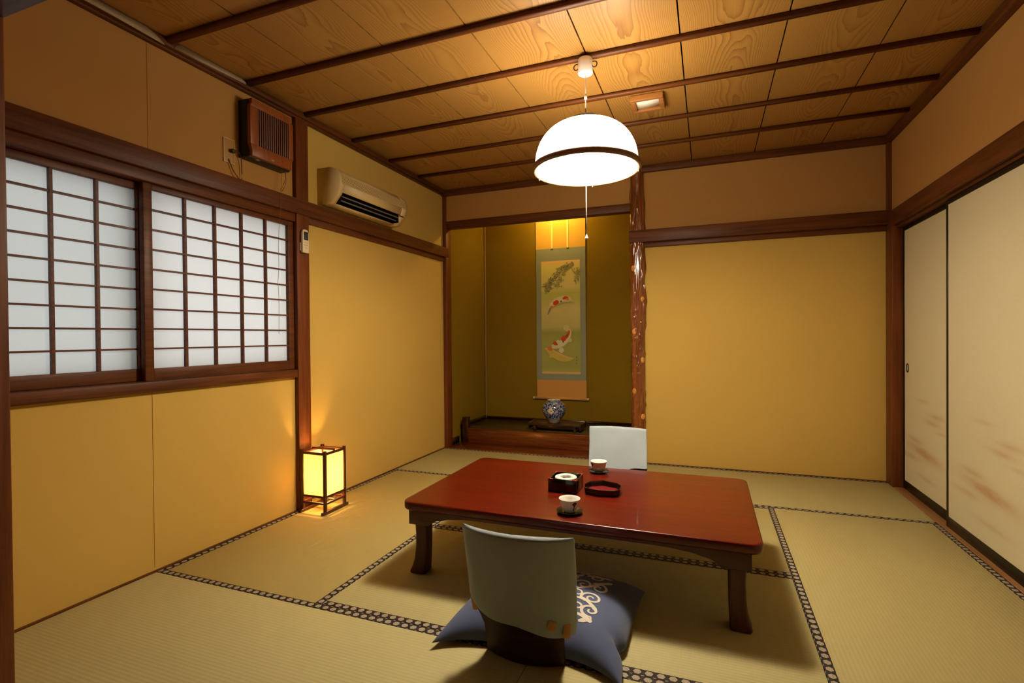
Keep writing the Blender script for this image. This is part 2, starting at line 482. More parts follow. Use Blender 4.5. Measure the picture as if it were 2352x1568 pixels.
# left wall with the window opening
mb = MB()
mb.box(-T, 0, -.12, 1.73, -.07, .83); mb.box(-T, 0, -.12, 1.73, 1.80, 1.86)
mb.box(-T, 0, 1.73, 3.66, -.07, 1.86)
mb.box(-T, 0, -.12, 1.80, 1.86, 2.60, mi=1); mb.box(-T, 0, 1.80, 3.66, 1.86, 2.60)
mb.box(-T, 0, -.12, -.02, .83, 1.80)
mb.box(-.0, .0012, .8695, .8715, .02, .83, mi=2); mb.box(-.0, .0012, .868, .870, 1.9, 2.39, mi=2)
struct(mb.build('wall_left', ['wall', 'wall_up', 'seam'], smooth=False))
# back wall
mb = MB()
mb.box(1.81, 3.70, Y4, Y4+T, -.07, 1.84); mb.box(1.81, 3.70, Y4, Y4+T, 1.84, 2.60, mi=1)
mb.box(-.02, 1.81, Y4, Y4+.08, 2.14, 2.60, mi=1)
struct(mb.build('wall_back', ['wall', 'wall_up'], smooth=False))
# alcove
mb = MB()
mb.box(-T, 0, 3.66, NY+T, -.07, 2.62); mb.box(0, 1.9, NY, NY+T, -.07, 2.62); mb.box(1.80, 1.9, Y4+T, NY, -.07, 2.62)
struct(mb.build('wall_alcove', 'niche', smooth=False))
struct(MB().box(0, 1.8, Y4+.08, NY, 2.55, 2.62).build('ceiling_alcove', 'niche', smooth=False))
# right wall: solid above the lintel and toward the entry
mb = MB()
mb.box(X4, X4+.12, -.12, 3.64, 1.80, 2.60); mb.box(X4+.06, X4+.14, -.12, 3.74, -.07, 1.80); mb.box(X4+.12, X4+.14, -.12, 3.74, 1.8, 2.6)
struct(mb.build('wall_right', ['wall_up'], smooth=False))
# front wall with the wide opening the camera looks through
mb = MB()
mb.box(-.25, .70, -.12, 0, -.07, 2.60); mb.box(2.86, 3.85, -.12, 0, -.07, 2.60); mb.box(.70, 2.86, -.12, 0, 1.93, 2.60)
struct(mb.build('wall_front', 'wall_up', smooth=False))
# the entry space behind
mb = MB()
mb.box(-.25, -.15, -2.4, -.12, -.07, 2.6); mb.box(3.75, 3.85, -2.4, -.12, -.07, 2.6); mb.box(-.25, 3.85, -2.5, -2.4, -.07, 2.6)
struct(mb.build('wall_entry', 'entry', smooth=False))
struct(MB().box(-.25, 3.85, -2.5, -.12, 2.45, 2.55).build('ceiling_entry', 'entry', smooth=False))
struct(MB().box(-.15, 3.75, -2.4, -.001, -.062, -.002).build('floor_entry', 'step_wood', smooth=False))

# ceiling: lapped boards running away from the viewer
mb = MB()
joints = [-.02, .462, .915, 1.352, 1.80, 2.24, 2.69, 3.133, 3.60]
for i, (a, b) in enumerate(zip(joints, joints[1:])):
    t0 = len(mb.b.faces)
    cx = (a+b)/2; off = i*3.7+.3; cu = random.uniform(-.07, .07)
    lo = .0055
    g = .0034
    # wedge-shaped board: its left edge hangs a little lower than its right edge
    pts = [(a+g, ZC+.02), (a+g, ZC), (b-g, ZC), (b-g, ZC+.02)]
    mb.prism(pts, 'y', -.02, 3.70)
    mb.b.faces.ensure_lookup_table()
    for f in mb.b.faces[t0:]:
        for lp in f.loops: lp[mb.uv].uv = (lp.vert.co.x-cx+cu, lp.vert.co.y+off)
mb.box(-.1, 3.7, -.1, 3.72, ZC+.021, ZC+.10, mi=1)
struct(mb.build('ceiling', ['ceil', 'dark_void'], smooth=False))
# ceiling battens
for yb in (.06, .49, .945, 1.378, 1.800, 2.248, 2.694, 3.120):
    pts = [(yb-.018, ZC-.003), (yb-.018, ZC-.016), (yb-.012, ZC-.022), (yb+.012, ZC-.022), (yb+.018, ZC-.016), (yb+.018, ZC-.003)]
    trim(MB().prism([(p[0], p[1]) for p in pts], 'x', .03, 3.53), 'wood_x')
# ceiling edge trim
trim(MB().box(.0, .045, -.0, Y4-.04, ZT+.012, ZC-.004, .004).box(0, .028, 0, Y4-.04, ZT, ZT+.012, .002), 'wood_y')
trim(MB().box(X4-.045, X4, 0, Y4-.04, ZT-.004, ZC-.004, .004), 'wood_y')
trim(MB().box(.0, X4, Y4-.04, Y4, ZT-.006, ZC-.004, .004), 'wood_x')
# pale band curling off the left ceiling trim
mb = MB()
def band(P):
    mb.prism(P, 'x', .0440, .0475)
band([(.40, 2.406), (.40, 2.434), (.84, 2.433), (.875, 2.424), (.912, 2.404), (.92, 2.397), (.90, 2.397), (.70, 2.404)])
band([(.965, 2.405), (.975, 2.424), (1.0, 2.436), (1.33, 2.436), (1.36, 2.428), (1.36, 2.418), (1.16, 2.410)])
tag(mb.build('pale_band', plain('pale_trim_band', (.34, .25, .15), .55, .3, var=.25, scale=14), origin=(.0465, .9, 2.40)), 'pale band peeling along the left ceiling trim above the window', 'band')

# lintel rails (nageshi) and posts
trim(MB().box(-.001, .040, 0, Y4+.035, 1.812, 1.902, .003), 'wood_y')
trim(MB().box(-T, .018, -.02, 1.735, 1.762, 1.812, .002).box(-.0, .018, 1.835, Y4-.02, 1.772, 1.812, .002), 'wood_y')
trim(MB().box(1.752, X4-.03, Y4-.075, Y4-.001, 1.812, 1.910, .003), 'wood_x')
trim(MB().box(1.872, X4-.02, Y4-.030, Y4, 1.776, 1.812, .002), 'wood_x')
trim(MB().box(X4-.035, X4+.02, 0, Y4-.06, 1.786, 1.892, .003), 'wood_y')
trim(MB().box(X4-.005, X4+.07, 0, Y4-.12, 1.770, 1.790, .002), 'wood_y')
trim(MB().box(-.05, .030, 1.729, 1.831, 0, ZT, .003), 'wood_z')                     # post between window and plain wall
trim(MB().box(-.03, .038, Y4-.012, Y4+.085, -.004, ZT, .003), 'wood_z')             # post at the alcove's left
trim(MB().box(X4-.030, X4+.055, 3.486, Y4, -.004, 1.80, .003), 'wood_z')             # post in the right corner
trim(MB().box(X4-.028, X4+.02, Y4-.03, Y4+.01, 1.80, ZT, .002), 'wood_z')
trim(MB().box(.03, 1.77, Y4-.010, Y4+.075, 2.083, 2.150, .003), 'wood_x')            # alcove lintel
trim(MB().box(.700, .785, -.125, .008, -.003, 1.93, .004), 'wood_z')                 # left jamb of the opening
trim(MB().box(2.775, 2.86, -.125, .008, -.003, 1.93, .004), 'wood_z')
trim(MB().box(.785, 2.775, -.125, .008, 1.825, 1.93, .003), 'wood_x')
# window sill and head, seen between post and jamb
trim(MB().box(-T, .026, -.02, 1.729, .818, .866, .004), 'wood_y')
# fusuma track
trim(MB().box(X4-.024, X4+.066, 0, 3.486, -.05, .003, .0015), 'wood_pale')
# thin strip along the foot of the left wall and back wall
struct(MB().box(0, .012, 0, 1.729, -.04, .006).box(0, .012, 1.831, Y4-.02, -.04, .006).build('baseboard_left', 'wood_y', smooth=False))
struct(MB().box(1.87, X4-.03, Y4-.012, Y4, -.04, .005).build('baseboard_back', 'wood_x', smooth=False))

# ------------------------------------------------------------------ decorated alcove post
mb = MB()
random.seed(3)
PX, PY, PR = 1.814, Y4-.004, .059
NZ, NA = 460, 132
Z0, Z1 = -.003, ZT
ridges = []
for _ in range(420):
    zc = random.uniform(.05, 2.2)
    w = 1 if zc > 1.15 else .33
    if random.random() > (w if zc < 2.05 else .5): continue
    ridges.append((zc, random.uniform(0, 2*math.pi), random.uniform(.035, .11) if zc > 1.15 else random.uniform(.010, .022), random.uniform(.045, .085), random.uniform(.0035, .0075), random.uniform(-1.5, 1.5)))
for k in range(26):       # pairs of small bumps low on the post
    zc = .1+k*.046+random.uniform(-.01, .01); a = -math.pi/2+random.uniform(-.9, .9)
    for da in (-.14, .14): ridges.append((zc, a+da, .012, .075, .0065, .3))
buckets = {}
for rg in ridges:
    for b in range(int((rg[0]-2.3*rg[2])*20)-1, int((rg[0]+2.3*rg[2])*20)+2): buckets.setdefault(b, []).append(rg)
def logpt(i, j):
    z = Z0+(Z1-Z0)*j/(NZ-1); a = 2*math.pi*i/NA
    r = PR*(1-.035*(z/2.4))
    d = .0008*math.sin(3*a+z*2)+.0006*math.sin(5*a-3*z)
    for zc, ac, lz, la, h, sl in buckets.get(int(z*20), ()):
        dz = z-zc
        if abs(dz) > 2.2*lz: continue
        da = (a-ac-sl*dz+math.pi) % (2*math.pi)-math.pi
        if abs(da) > 3*la: continue
        d += h*math.exp(-(dz/lz)**2-(da/la)**2)
    return Vector((PX+(r+d)*math.cos(a), PY+(r+d)*math.sin(a), z))
mb.grid(logpt, NA, NZ, cu=True)
for kx, kz in ((1.783, 1.604), (1.858, 1.352), (1.788, 1.087), (1.856, .852), (1.786, .597), (1.856, .389)):
    ca = math.acos(max(-1, min(1, (kx-PX)/PR)))
    a = -ca
    r = PR*(1-.035*(kz/2.4))-.001
    t = bmesh.new(); bmesh.ops.create_uvsphere(t, u_segments=20, v_segments=12, radius=1)
    m = Matrix.Translation((PX+r*math.cos(a), PY+r*math.sin(a), kz)) @ Matrix.Rotation(a, 4, 'Z') @ Matrix.Diagonal((.009, .019, .025, 1))
    bmesh.ops.transform(t, matrix=m, verts=t.verts); mb._merge(t, 1)
trim(mb, ['log', 'log_knot'], angle=80)

# ------------------------------------------------------------------ alcove floor and small timbers
trim(MB().box(.035, 1.80, Y4-.004, 3.905, -.05, .006, .002), 'step_wood')             # low front board
trim(MB().box(.06, 1.80, 3.900, 3.965, -.02, .142, .006), 'step_wood')                # riser
trim(MB().box(.0, 1.80, 3.955, NY, .05, .138), wood('alcove_floor_boards', (.035, .022, .006), (.075, .050, .013), 'x', .4, .2))
trim(MB().box(.048, .112, 3.893, 3.955, 0, .252, .004), 'dark_wood')                  # stub post
trim(MB().box(0, .014, 3.71, 3.90, 0, .060).box(0, .014, 3.95, NY, .13, .172).box(0, 1.80, NY-.014, NY, .13, .162), 'dark_wood')
mb = MB()
pts = []
for k in range(60):
    z = .13+k*(2.42/59); r = .010
    for nz in (1.906, 1.356, .80):
        r += .0022*math.exp(-((z-nz)/.012)**2)
    pts.append(((.010, NY-.010, z), r))
mb.loft(pts, 12)
trim(mb, wood('bamboo_bead', (.20, .11, .028), (.34, .20, .06), 'z', .35))

# ------------------------------------------------------------------ tatami mats
def mat_thing(x0, x1, y0, y1, along, edges, label, tm='tatami'):
    """edges: which sides carry the brocade border ('x0','x1','y0','y1')"""
    t = thing('tatami_mat', label, 'tatami mat', ((x0+x1)/2, (y0+y1)/2, -.055), group='tatami mats covering the floor')
    g = .0012
    uvf = (lambda c: (c.x, c.y)) if along == 'x' else (lambda c: (c.y, c.x))
    MB().box(x0+g, x1-g, y0+g, y1-g, -.055, 0, .0015).build('rush_cover', tm, t, uvf=uvf)
    W = .031
    for e in edges:
        if e[0] == 'y':
            a, b = (y0+g*.4, y0+W) if e == 'y0' else (y1-W, y1-g*.4)
            MB().box(x0+g, x1-g, a, b, -.03, .0016, .0006).build('border', 'border', t, uvf=lambda c, a=a: (c.x, (c.y-a)/W))
        else:
            a, b = (x0+g*.4, x0+W) if e == 'x0' else (x1-W, x1-g*.4)
            MB().box(a, b, y0+g, y1-g, -.03, .0016, .0006).build('border', 'border', t, uvf=lambda c, a=a: (c.y, (c.x-a)/W))
    return t
ym = 1.795
mat_thing(.012, 1.805, 0, .9, 'x', ('y0', 'y1'), 'front tatami mat below the window, nearest the left jamb', 'tatami_pale')
mat_thing(1.805, XR, 0, .9, 'x', ('y0', 'y1'), 'front tatami mat behind the near floor chair, right half', 'tatami_pale')
mat_thing(.012, .92, .9, 2.748, 'y', ('x0', 'x1'), 'tatami mat under the glowing lantern, along the left wall', 'tatami_bounce')
mat_thing(.92, 2.69, .9, ym, 'x', ('y0', 'y1'), 'tatami mat under the blue cushion and near table legs', 'tatami_pale')
mat_thing(.92, 2.69, ym, 2.748, 'x', ('y0', 'y1'), 'tatami mat under the far half of the low table')
mat_thing(2.69, XR, .9, 2.748, 'y', ('x0', 'x1'), 'tatami mat right of the table, along the sliding doors')
mat_thing(.012, 1.80, 2.748, Y4-.013, 'x', ('y0', 'y1'), 'tatami mat in front of the alcove step')
mat_thing(1.80, XR, 2.748, Y4-.013, 'x', ('y0', 'y1'), 'tatami mat along the plain back wall, right corner')

# ------------------------------------------------------------------ paper windows
def shoji(name, xf, y0, y1, cols, stile_l, stile_r, zb, zt, pm='shoji'):
    """sliding paper window; xf = plane of the room-side face"""
    root = sroot(name, (xf, (y0+y1)/2, .866))
    d = .028
    mb = MB()
    mb.box(xf-d, xf, y0, y0+stile_l, .868, 1.760, .002); mb.box(xf-d, xf, y1-stile_r, y1, .868, 1.760, .002)
    mb.box(xf-d, xf-.001, y0+stile_l, y1-stile_r, .868, zb, .002); mb.box(xf-d, xf-.001, y0+stile_l, y1-stile_r, zt, 1.760, .002)
    mb.build('window_frame', 'wood_y', root)
    a, b = y0+stile_l, y1-stile_r
    mb = MB()
    for k in range(1, cols):
        yy = a+(b-a)*k/cols; mb.box(xf-.020, xf-.003, yy-.0055, yy+.0055, zb, zt)
    for k in range(1, 9):
        zz = zb+(zt-zb)*k/9; mb.box(xf-.020, xf-.005, a, b, zz-.0040, zz+.0040)
    mb.build('lattice', 'wood_y', root, smooth=False)
    MB().box(xf-.0225, xf-.0205, a-.005, b+.005, zb-.005, zt+.005).build('paper', pm, root, smooth=False)
    return root
shoji('window_1', .0, .843, 1.731, 5, .040, .042, .922, 1.735)
shoji('window_2', -.034, -.005, .882, 5, .040, .040, .922, 1.728, 'shoji_dim')
# outer sash behind the paper
trim(MB().box(-.118, -.100, .800, .862, .866, 1.762).box(-.118, -.100, -.02, 1.73, .866, .90).box(-.118, -.100, -.02, 1.73, 1.73, 1.762), 'louver', smooth=False)

# ------------------------------------------------------------------ sliding doors (fusuma)
def fusuma(name, xf, y_far, y_near, pull=True, shift=0):
    root = sroot(name, (xf, y_far+shift, .003))
    W = .034; zb, zt = .003, 1.770; d = .022
    MB().box(xf+.003, xf+d-.004, y_near+.012, y_far-.012, .03, zt-.012).build('panel_paper', 'fusuma', root, smooth=False)
    # flip so that the painted clouds run from the far edge toward the viewer
    ch = root.children[0]
    mb = MB()
    mb.box(xf, xf+d, y_far-.022, y_far, zb, zt, .002); mb.box(xf, xf+d, y_near, y_near+.024, zb, zt, .002)
    mb.box(xf, xf+d, y_near+.024, y_far-.022, zb, .062, .002); mb.box(xf, xf+d, y_near+.024, y_far-.022, zt-.028, zt, .002)
    mb.build('door_frame', 'black_frame', root)
    if pull:
        cy, cz = y_far-.078, .822
        mb = MB()
        def rim(i, j):
            a = 2*math.pi*i/28
            prof = [(1.0, 0), (1.0, .004), (.80, .004), (.74, -.004), (0.02, -.004)]
            k, h = prof[j]
            return Vector((xf+.003-h, cy+.020*k*math.cos(a), cz+.030*k*math.sin(a)))
        mb.grid(rim, 28, 5, cu=True)
        mb.build('door_pull', plain('bronze_door_pull', (.035, .014, .006), .3, .5, metal=.3), root)
    return root
# local y runs negative from the far edge; the material wants it positive
fusuma('door_1', 3.591, 3.486, 2.68, True, .09)
fusuma('door_2', 3.561, 2.728, 1.82, False)
fusuma('door_3', 3.591, 1.85, .92, False)
fusuma('door_4', 3.561, .95, .02, False)

# ------------------------------------------------------------------ pendant lamp
LX, LY = 1.795, 1.795
lamp = thing('pendant_lamp', 'lit white glass dome pendant lamp with wooden ring hanging over the table', 'ceiling lamp', (LX, LY, 1.865))
MB().lathe([(0, 0), (.034, 0), (.036, .004), (.036, .070), (.034, .074), (0, .074)], (LX, LY, 2.345)).build('canopy', 'canopy', lamp)
for sx in (-1, 1):
    pts = []
    for k in range(14):
        a = R(90)-R(250)*k/13
        pts.append((LX+sx*(.040+.012*math.cos(a)+.006), LY, 2.386+.014*math.sin(a)))
    MB().tube([(LX+sx*.030, LY, 2.402)]+pts, .0028, 8).build('hook', 'hook', lamp)
MB().cyl((LX, LY, 2.13), (LX, LY, 2.347), .0032, n=10).cyl((LX, LY, 2.222), (LX, LY, 2.24), .008, n=10).build('cord', 'white_cord', lamp)
prof = []
for k in range(19):
    a = R(90)*k/18
    prof.append((.075+.176*math.sin(a)**1.0 if k else .075, 1.895+.205*math.cos(a)**.92 if k < 18 else 1.895))
outer = prof
inner = [(r-.004, z-.003) for r, z in prof][::-1]
sh = MB().lathe(outer+inner, (LX, LY, 0), 64, closed=True).build('lamp_shade', 'shade', lamp)
MB().lathe([(.0, 2.136), (.030, 2.136), (.060, 2.131), (.090, 2.117), (.104, 2.104), (.102, 2.099), (.085, 2.106), (0, 2.108)], (LX, LY, 0), 48).build('cap', 'cap_wood', lamp)
MB().lathe([(.250, 1.868), (.262, 1.866), (.268, 1.872), (.268, 1.886), (.262, 1.896), (.250, 1.898)], (LX, LY, 0), 72, closed=True).build('rim', 'lamp_ring', lamp)
for k in range(3):
    a = R((18, 172, 95)[k])
    cx, cy = LX+.259*math.cos(a), LY+.259*math.sin(a)
    MB().cyl((cx, cy, 1.858), (cx, cy, 1.870), .006, n=10).build('rim_clip', 'hook', lamp)
tb = MB()
def ringtube(Rr, zz):
    def f(i, j):
        a = 2*math.pi*i/48; b = 2*math.pi*j/12
        return Vector((LX+(Rr+.014*math.cos(b))*math.cos(a), LY+(Rr+.014*math.cos(b))*math.sin(a), zz+.014*math.sin(b)))
    tb.grid(f, 48, 13, cu=True)
ringtube(.16, 1.915); ringtube(.115, 1.945)
tb.build('light_tube', 'tube', lamp)
cordo = MB().cyl((LX, LY, 1.555), (LX, LY, 1.96), .0022, n=8).build('pull_cord', 'white_cord', lamp)
MB().lathe([(0, 1.532), (.007, 1.533), (.0085, 1.538), (.004, 1.548), (.002, 1.556)], (LX, LY, 0), 16).build('bead', 'white_cord', cordo)

# ------------------------------------------------------------------ small square ceiling light
cl = thing('ceiling_light', 'small square wood-framed ceiling light set behind the pendant lamp', 'ceiling light', (2.03, 2.41, ZC-.032))
mb = MB()
x0, x1, y0, y1 = 1.938, 2.122, 2.318, 2.500
for a in ((x0, x1, y0, y0+.026), (x0, x1, y1-.026, y1), (x0, x0+.026, y0+.026, y1-.026), (x1-.026, x1, y0+.026, y1-.026)):
    mb.box(*a, ZC-.034, ZC-.002, .003)
mb.build('frame', 'light_frame', cl)
MB().box(x0+.022, x1-.022, y0+.022, y1-.022, ZC-.020, ZC-.010).build('diffuser', 'frost', cl)

# ------------------------------------------------------------------ low table
TX0, TX1, TY0, TY1, TZ = 1.083, 2.531, 1.215, 2.090, .332
tbl = thing('low_table', 'long red-brown lacquered low table on curved legs, centre of the room', 'table', ((TX0+TX1)/2, (TY0+TY1)/2, 0))
mb = MB()
def rrect(x0, x1, y0, y1, r, n=10):
    P = []
    for cx, cy, a0 in ((x1-r, y1-r, 0), (x0+r, y1-r, 90), (x0+r, y0+r, 180), (x1-r, y0+r, 270)):
        for k in range(n+1):
            a = R(a0+90*k/n); P.append((cx+r*math.cos(a), cy+r*math.sin(a)))
    return P
lev = [(.024, .292), (.012, .2925), (.005, .296), (.001, .302), (.0, .308), (.0, .325), (.0012, .3295), (.0045, .3317), (.010, .332)]
t = bmesh.new(); loops = []
for ins, z in lev:
    loops.append([t.verts.new((x, y, z)) for x, y in rrect(TX0+ins, TX1-ins, TY0+ins, TY1-ins, max(.01, .045-ins))])
for A, B in zip(loops, loops[1:]):
    n = len(A)
    for k in range(n): t.faces.new((A[k], A[(k+1) % n], B[(k+1) % n], B[k]))
t.faces.new(loops[0][::-1]); t.faces.new(loops[-1])
mb._merge(t, 0)
mb.build('tabletop', 'table', tbl, angle=50)
ax0, ax1, ay0, ay1 = 1.103, 2.494, 1.250, 2.043
def apron_outline(a0, a1):
    # straight apron with scalloped ends dropping to the leg blocks
    h = lambda s: .292
    L = [(a0, .290), (a0, .222), (a0+.095, .222), (a0+.108, .228), (a0+.118, .240), (a0+.140, .250), (a0+.165, .254), (a0+.195, .262), (a0+.27, .270), (a0+.34, .272)]
    Rr = [(a1-(x-a0), z) for x, z in L][::-1]
    return L+Rr
mb = MB()
mb.prism(apron_outline(ax0, ax1), 'y', ay0, ay0+.022, .002); mb.prism(apron_outline(ax0, ax1), 'y', ay1-.022, ay1, .002)
bz = ay0+.0225
S = [(y, z) for y, z in [(bz, .290), (bz, .222), (ay0+.095, .222), (ay0+.108, .232), (ay0+.13, .246), (ay0+.18, .258), (ay0+.26, .266)]]
S = S+[(ay1-(y-ay0), z) for y, z in S][::-1]
mb.prism(S, 'x', ax0, ax0+.022, .002); mb.prism(S, 'x', ax1-.022, ax1, .002)
mb.build('apron', 'table_apron', tbl)
def leg(sx, sy):
    cx = ax0+.046 if sx < 0 else ax1-.046; cy = ay0+.052 if sy < 0 else ay1-.052
    mb = MB(); rings = []
    for z, w, off in ((.288, .031, 0), (.215, .031, 0), (.17, .030, -.001), (.11, .030, 0), (.06, .0315, .004), (.025, .035, .011), (.008, .038, .015), (.0018, .036, .015)):
        ox, oy = cx+sx*off*.75, cy+sy*off*.75
        rings.append([Vector((x, y, z)) for x, y in rrect(ox-w, ox+w, oy-w, oy+w, .012, 4)])
    t = bmesh.new(); LL = [[t.verts.new(v) for v in rg] for rg in rings]
    for A, B in zip(LL, LL[1:]):
        n = len(A)
        for k in range(n): t.faces.new((A[k], B[k], B[(k+1) % n], A[(k+1) % n]))
    t.faces.new(LL[0]); t.faces.new(LL[-1][::-1]); bmesh.ops.recalc_face_normals(t, faces=t.faces)
    mb._merge(t, 0); return mb.build('leg', 'table_leg', tbl, angle=45)
for sx in (-1, 1):
    for sy in (-1, 1): leg(sx, sy)

# ------------------------------------------------------------------ floor chairs
random.seed(11)
def chair_surface(u, z, H=.452):
    """centre surface of the curved back board in chair space (chair faces +y, origin at the foot of the back)"""
    s = z/H
    k = max(0, min(1, (s-.20)/.25)); k = k*k*(3-2*k)
    w = .134+(.168-.134)*k
    x = w*u+.016*s
    y = -.030-.128*s-.010*math.sin(math.pi*s)*0+.037*u*u
    return Vector((x, y, z))
def make_chair(label, loc, rotz, seedv=0, back_tabs=True, group=None):
    t = thing('floor_chair', label, 'floor chair', loc, rotz, group)
    H = .452
    mb = MB()     # bent plywood back
    NU, NV = 15, 14
    th = .006
    def brd(side):
        return lambda i, j: chair_surface(-1+2*i/(NU-1), .001+(H-.012)*j/(NV-1))+Vector((0, side*th, 0))
    mb.grid(brd(-1), NU, NV); mb.grid(brd(1), NU, NV, flip=True)
    # close the rim
    rim = [(i, 0) for i in range(NU)]+[(NU-1, j) for j in range(1, NV)]+[(i, NV-1) for i in range(NU-2, -1, -1)]+[(0, j) for j in range(NV-2, -1, -1)]
    fa, fb = brd(-1), brd(1)
    mb.grid(lambda k, j: (fa if j == 0 else fb)(*rim[k % len(rim)]), len(rim), 2, flip=True)
    mb.build('backrest', 'chair_wood', t, local=True)
    mb = MB()
    mb.prism([(-.12, .02), (-.16, .06), (-.17, .36), (-.15, .385), (.15, .385), (.17, .36), (.16, .06), (.12, .02)], 'z', 0.001, .012, .003)
    mb.build('seat', 'chair_wood', t, local=True)
    # cloth sleeve pulled over the back
    NA_, NZ_ = 72, 22
    tk = .017
    def zbot(u):                      # uneven hem, lower on the right when seen from behind
        return .142-.030*u+.018*u*u+.010*math.sin(5*u+seedv)
    def cov(i, j):
        a = 2*math.pi*i/NA_
        cu, su = math.cos(a), math.sin(a)
        u = math.copysign(abs(cu)**.55, cu); nrm = math.copysign(abs(su)**.75, su)
        top = j >= NZ_-4
        s = min(1, j/(NZ_-5))
        hem = zbot(u)+(.05 if su > 0 else 0)
        z = hem+(H-hem)*s
        shrink = 1.0; ths = tk
        if top:
            q = (j-(NZ_-5))/4
            ths = tk*math.cos(q*math.pi/2) if q < 1 else 0; z = H+.012*math.sin(q*math.pi/2); shrink = 1-.012*q
        p = chair_surface(0, z)
        k = max(0, min(1, (z-.06)/.14))
        W = (.166+.016*k)*shrink
        x = W*u+.016*(z/H)
        y = p.y+.037*u*u*(W/.168)**2+nrm*ths
        wr = .0055*mnoise.noise(Vector((x*9+seedv, z*7, su*2)))+.0022*math.sin(26*(x*.7+z)+seedv+2*mnoise.noise(Vector((x*6, z*6, seedv))))*(1-s*.5)
        if su < 0 and cu < -.2: wr *= 1.8
        if j == NZ_-1: wr = 0
        return Vector((x+wr*.3*cu, y+wr*(1 if su >= 0 else 1), z))
    mb = MB(); mb.grid(cov, NA_, NZ_, cu=True, flip=False)
    bmesh.ops.remove_doubles(mb.b, verts=mb.b.verts, dist=.00012)
    cv = mb.build('cover', 'white_cloth', t, local=True, angle=85)
    cv['label'] = 'white cloth cover'
    if back_tabs:
        for (u, z, w, h, rot) in ((.62, .168, .012, .014, .35), (.87, .150, .011, .024, .1), (-.88, .190, .010, .026, -.25)):
            p = chair_surface(0, z)
            k = max(0, min(1, (z-.06)/.14)); W = .166+.016*k
            x = W*u+.016*(z/.452); au = min(abs(u), 1)
            nr = (1-au**(2/.55))**.5 if au < 1 else 0
            y = p.y+.037*u*u*(W/.168)**2-tk*nr**.75-.0030
            m = Matrix.Translation((x, y, z)) @ Matrix.Rotation(R(22*u), 4, 'Z') @ Matrix.Rotation(rot, 4, 'Y')
            MB().box(-w, w, -.0012, .0012, -h, h, .0006, m=m).build('fastener_tab', 'tan_tab', cv, local=True)
    return t
ch1 = make_chair('legless floor chair with white cloth cover seen from behind, on the near side', (1.788, .862, 0), 0, 1.3, True, 'legless floor chairs at the low table')
ch2 = make_chair('legless floor chair with white cloth cover facing the viewer, beyond the table', (1.826, 2.475, 0), R(180), 4.1, False, 'legless floor chairs at the low table')

# ------------------------------------------------------------------ floor cushion
random.seed(5)
cu = thing('floor_cushion', 'plump blue cotton floor cushion printed with white scrolls, under the near chair', 'cushion', (1.795, 1.10, .0))
CX, CYN, CYF, AX = 1.795, .795, 1.395, .318
def cush_xy(u, v):
    # u, v in -1..1; corners stick out, edges are drawn in
    yn = CYN+.088*(1-abs(u)**3.0); yf = CYF-.030*(1-abs(u)**2.5)
    y = yn+(yf-yn)*(v+1)/2
    ax = AX*(1-.050*(1-abs(v)**2.6))
    pin = .028*math.exp(-((v+.52)/.10)**2) if u > 0 else 0
    return CX+ax*u-pin*max(0, u)**6, y
def cush_z(u, v):
    f = max(0, (1-abs(u)**3.6))**.5*max(0, (1-abs(v)**3.6))**.5
    z = .021+.100*f
    z -= .010*math.exp(-((u)/.5)**2-((v+.9)/.35)**2)
    z += .004*mnoise.noise(Vector((u*2.2, v*2.2, 3)))*f
    return z
NC = 49
# spacing denser at the edges
sp = [math.sin(R(90)*(-1+2*k/(NC-1))) for k in range(NC)]
mb = MB()
mb.grid(lambda i, j: Vector((*cush_xy(sp[i], sp[j]), cush_z(sp[i], sp[j]))), NC, NC)
def cbot(i, j):
    u, v = sp[i], sp[j]
    f = max(0, (1-abs(u)**4))**.5*max(0, (1-abs(v)**4))**.5
    return Vector((*cush_xy(u, v), .021-.0085*f))
mb.grid(cbot, NC, NC, flip=True)
bmesh.ops.remove_doubles(mb.b, verts=mb.b.verts, dist=.0004)
# printed scrolls laid on the upper surface, as ribbons of the same mesh
def inv_z(x, y):
    u = (x-CX)/AX
    for _ in range(12):
        yn = CYN+.088*(1-min(1, abs(u))**3.0); yf = CYF-.030*(1-min(1, abs(u))**2.5)
        v = max(-1, min(1, (y-yn)/(yf-yn)*2-1)); u = (x-CX)/(AX*(1-.050*(1-abs(v)**2.6)))
        u = max(-1, min(1, u))
    return cush_z(u, v)
def ribbon(pts, widths):
    n = len(pts)
    def f(i, j):
        a, b = pts[max(0, i-1)], pts[min(n-1, i+1)]
        dx, dy = b[0]-a[0], b[1]-a[1]; L = math.hypot(dx, dy) or 1
        s = (j-1)*widths[i]*.5
        x, y = pts[i][0]-dy/L*s, pts[i][1]+dx/L*s
        return Vector((x, y, inv_z(x, y)+.0012))
    mb.grid(f, n, 3, mi=1, flip=True)
def spiral(cx, cy, r0, turns, a0, sgn, w, tail=None):
    N = 34; P = []; Wd = []
    for k in range(N):
        q = k/(N-1); a = a0+sgn*turns*2*math.pi*q
        r = .004+(r0-.004)*q
        P.append((cx+r*math.cos(a), cy+r*math.sin(a))); Wd.append(w*(.75+.6*q))
    if tail:
        lx, ly = P[-1]
        for k in range(1, 11):
            q = k/10
            P.append((lx+(tail[0]-lx)*q+.010*math.sin(math.pi*q)*sgn, ly+(tail[1]-ly)*q)); Wd.append(w*(1.35+.9*q) if q < .8 else w*(2.1-(q-.8)*6))
    ribbon(P, Wd)
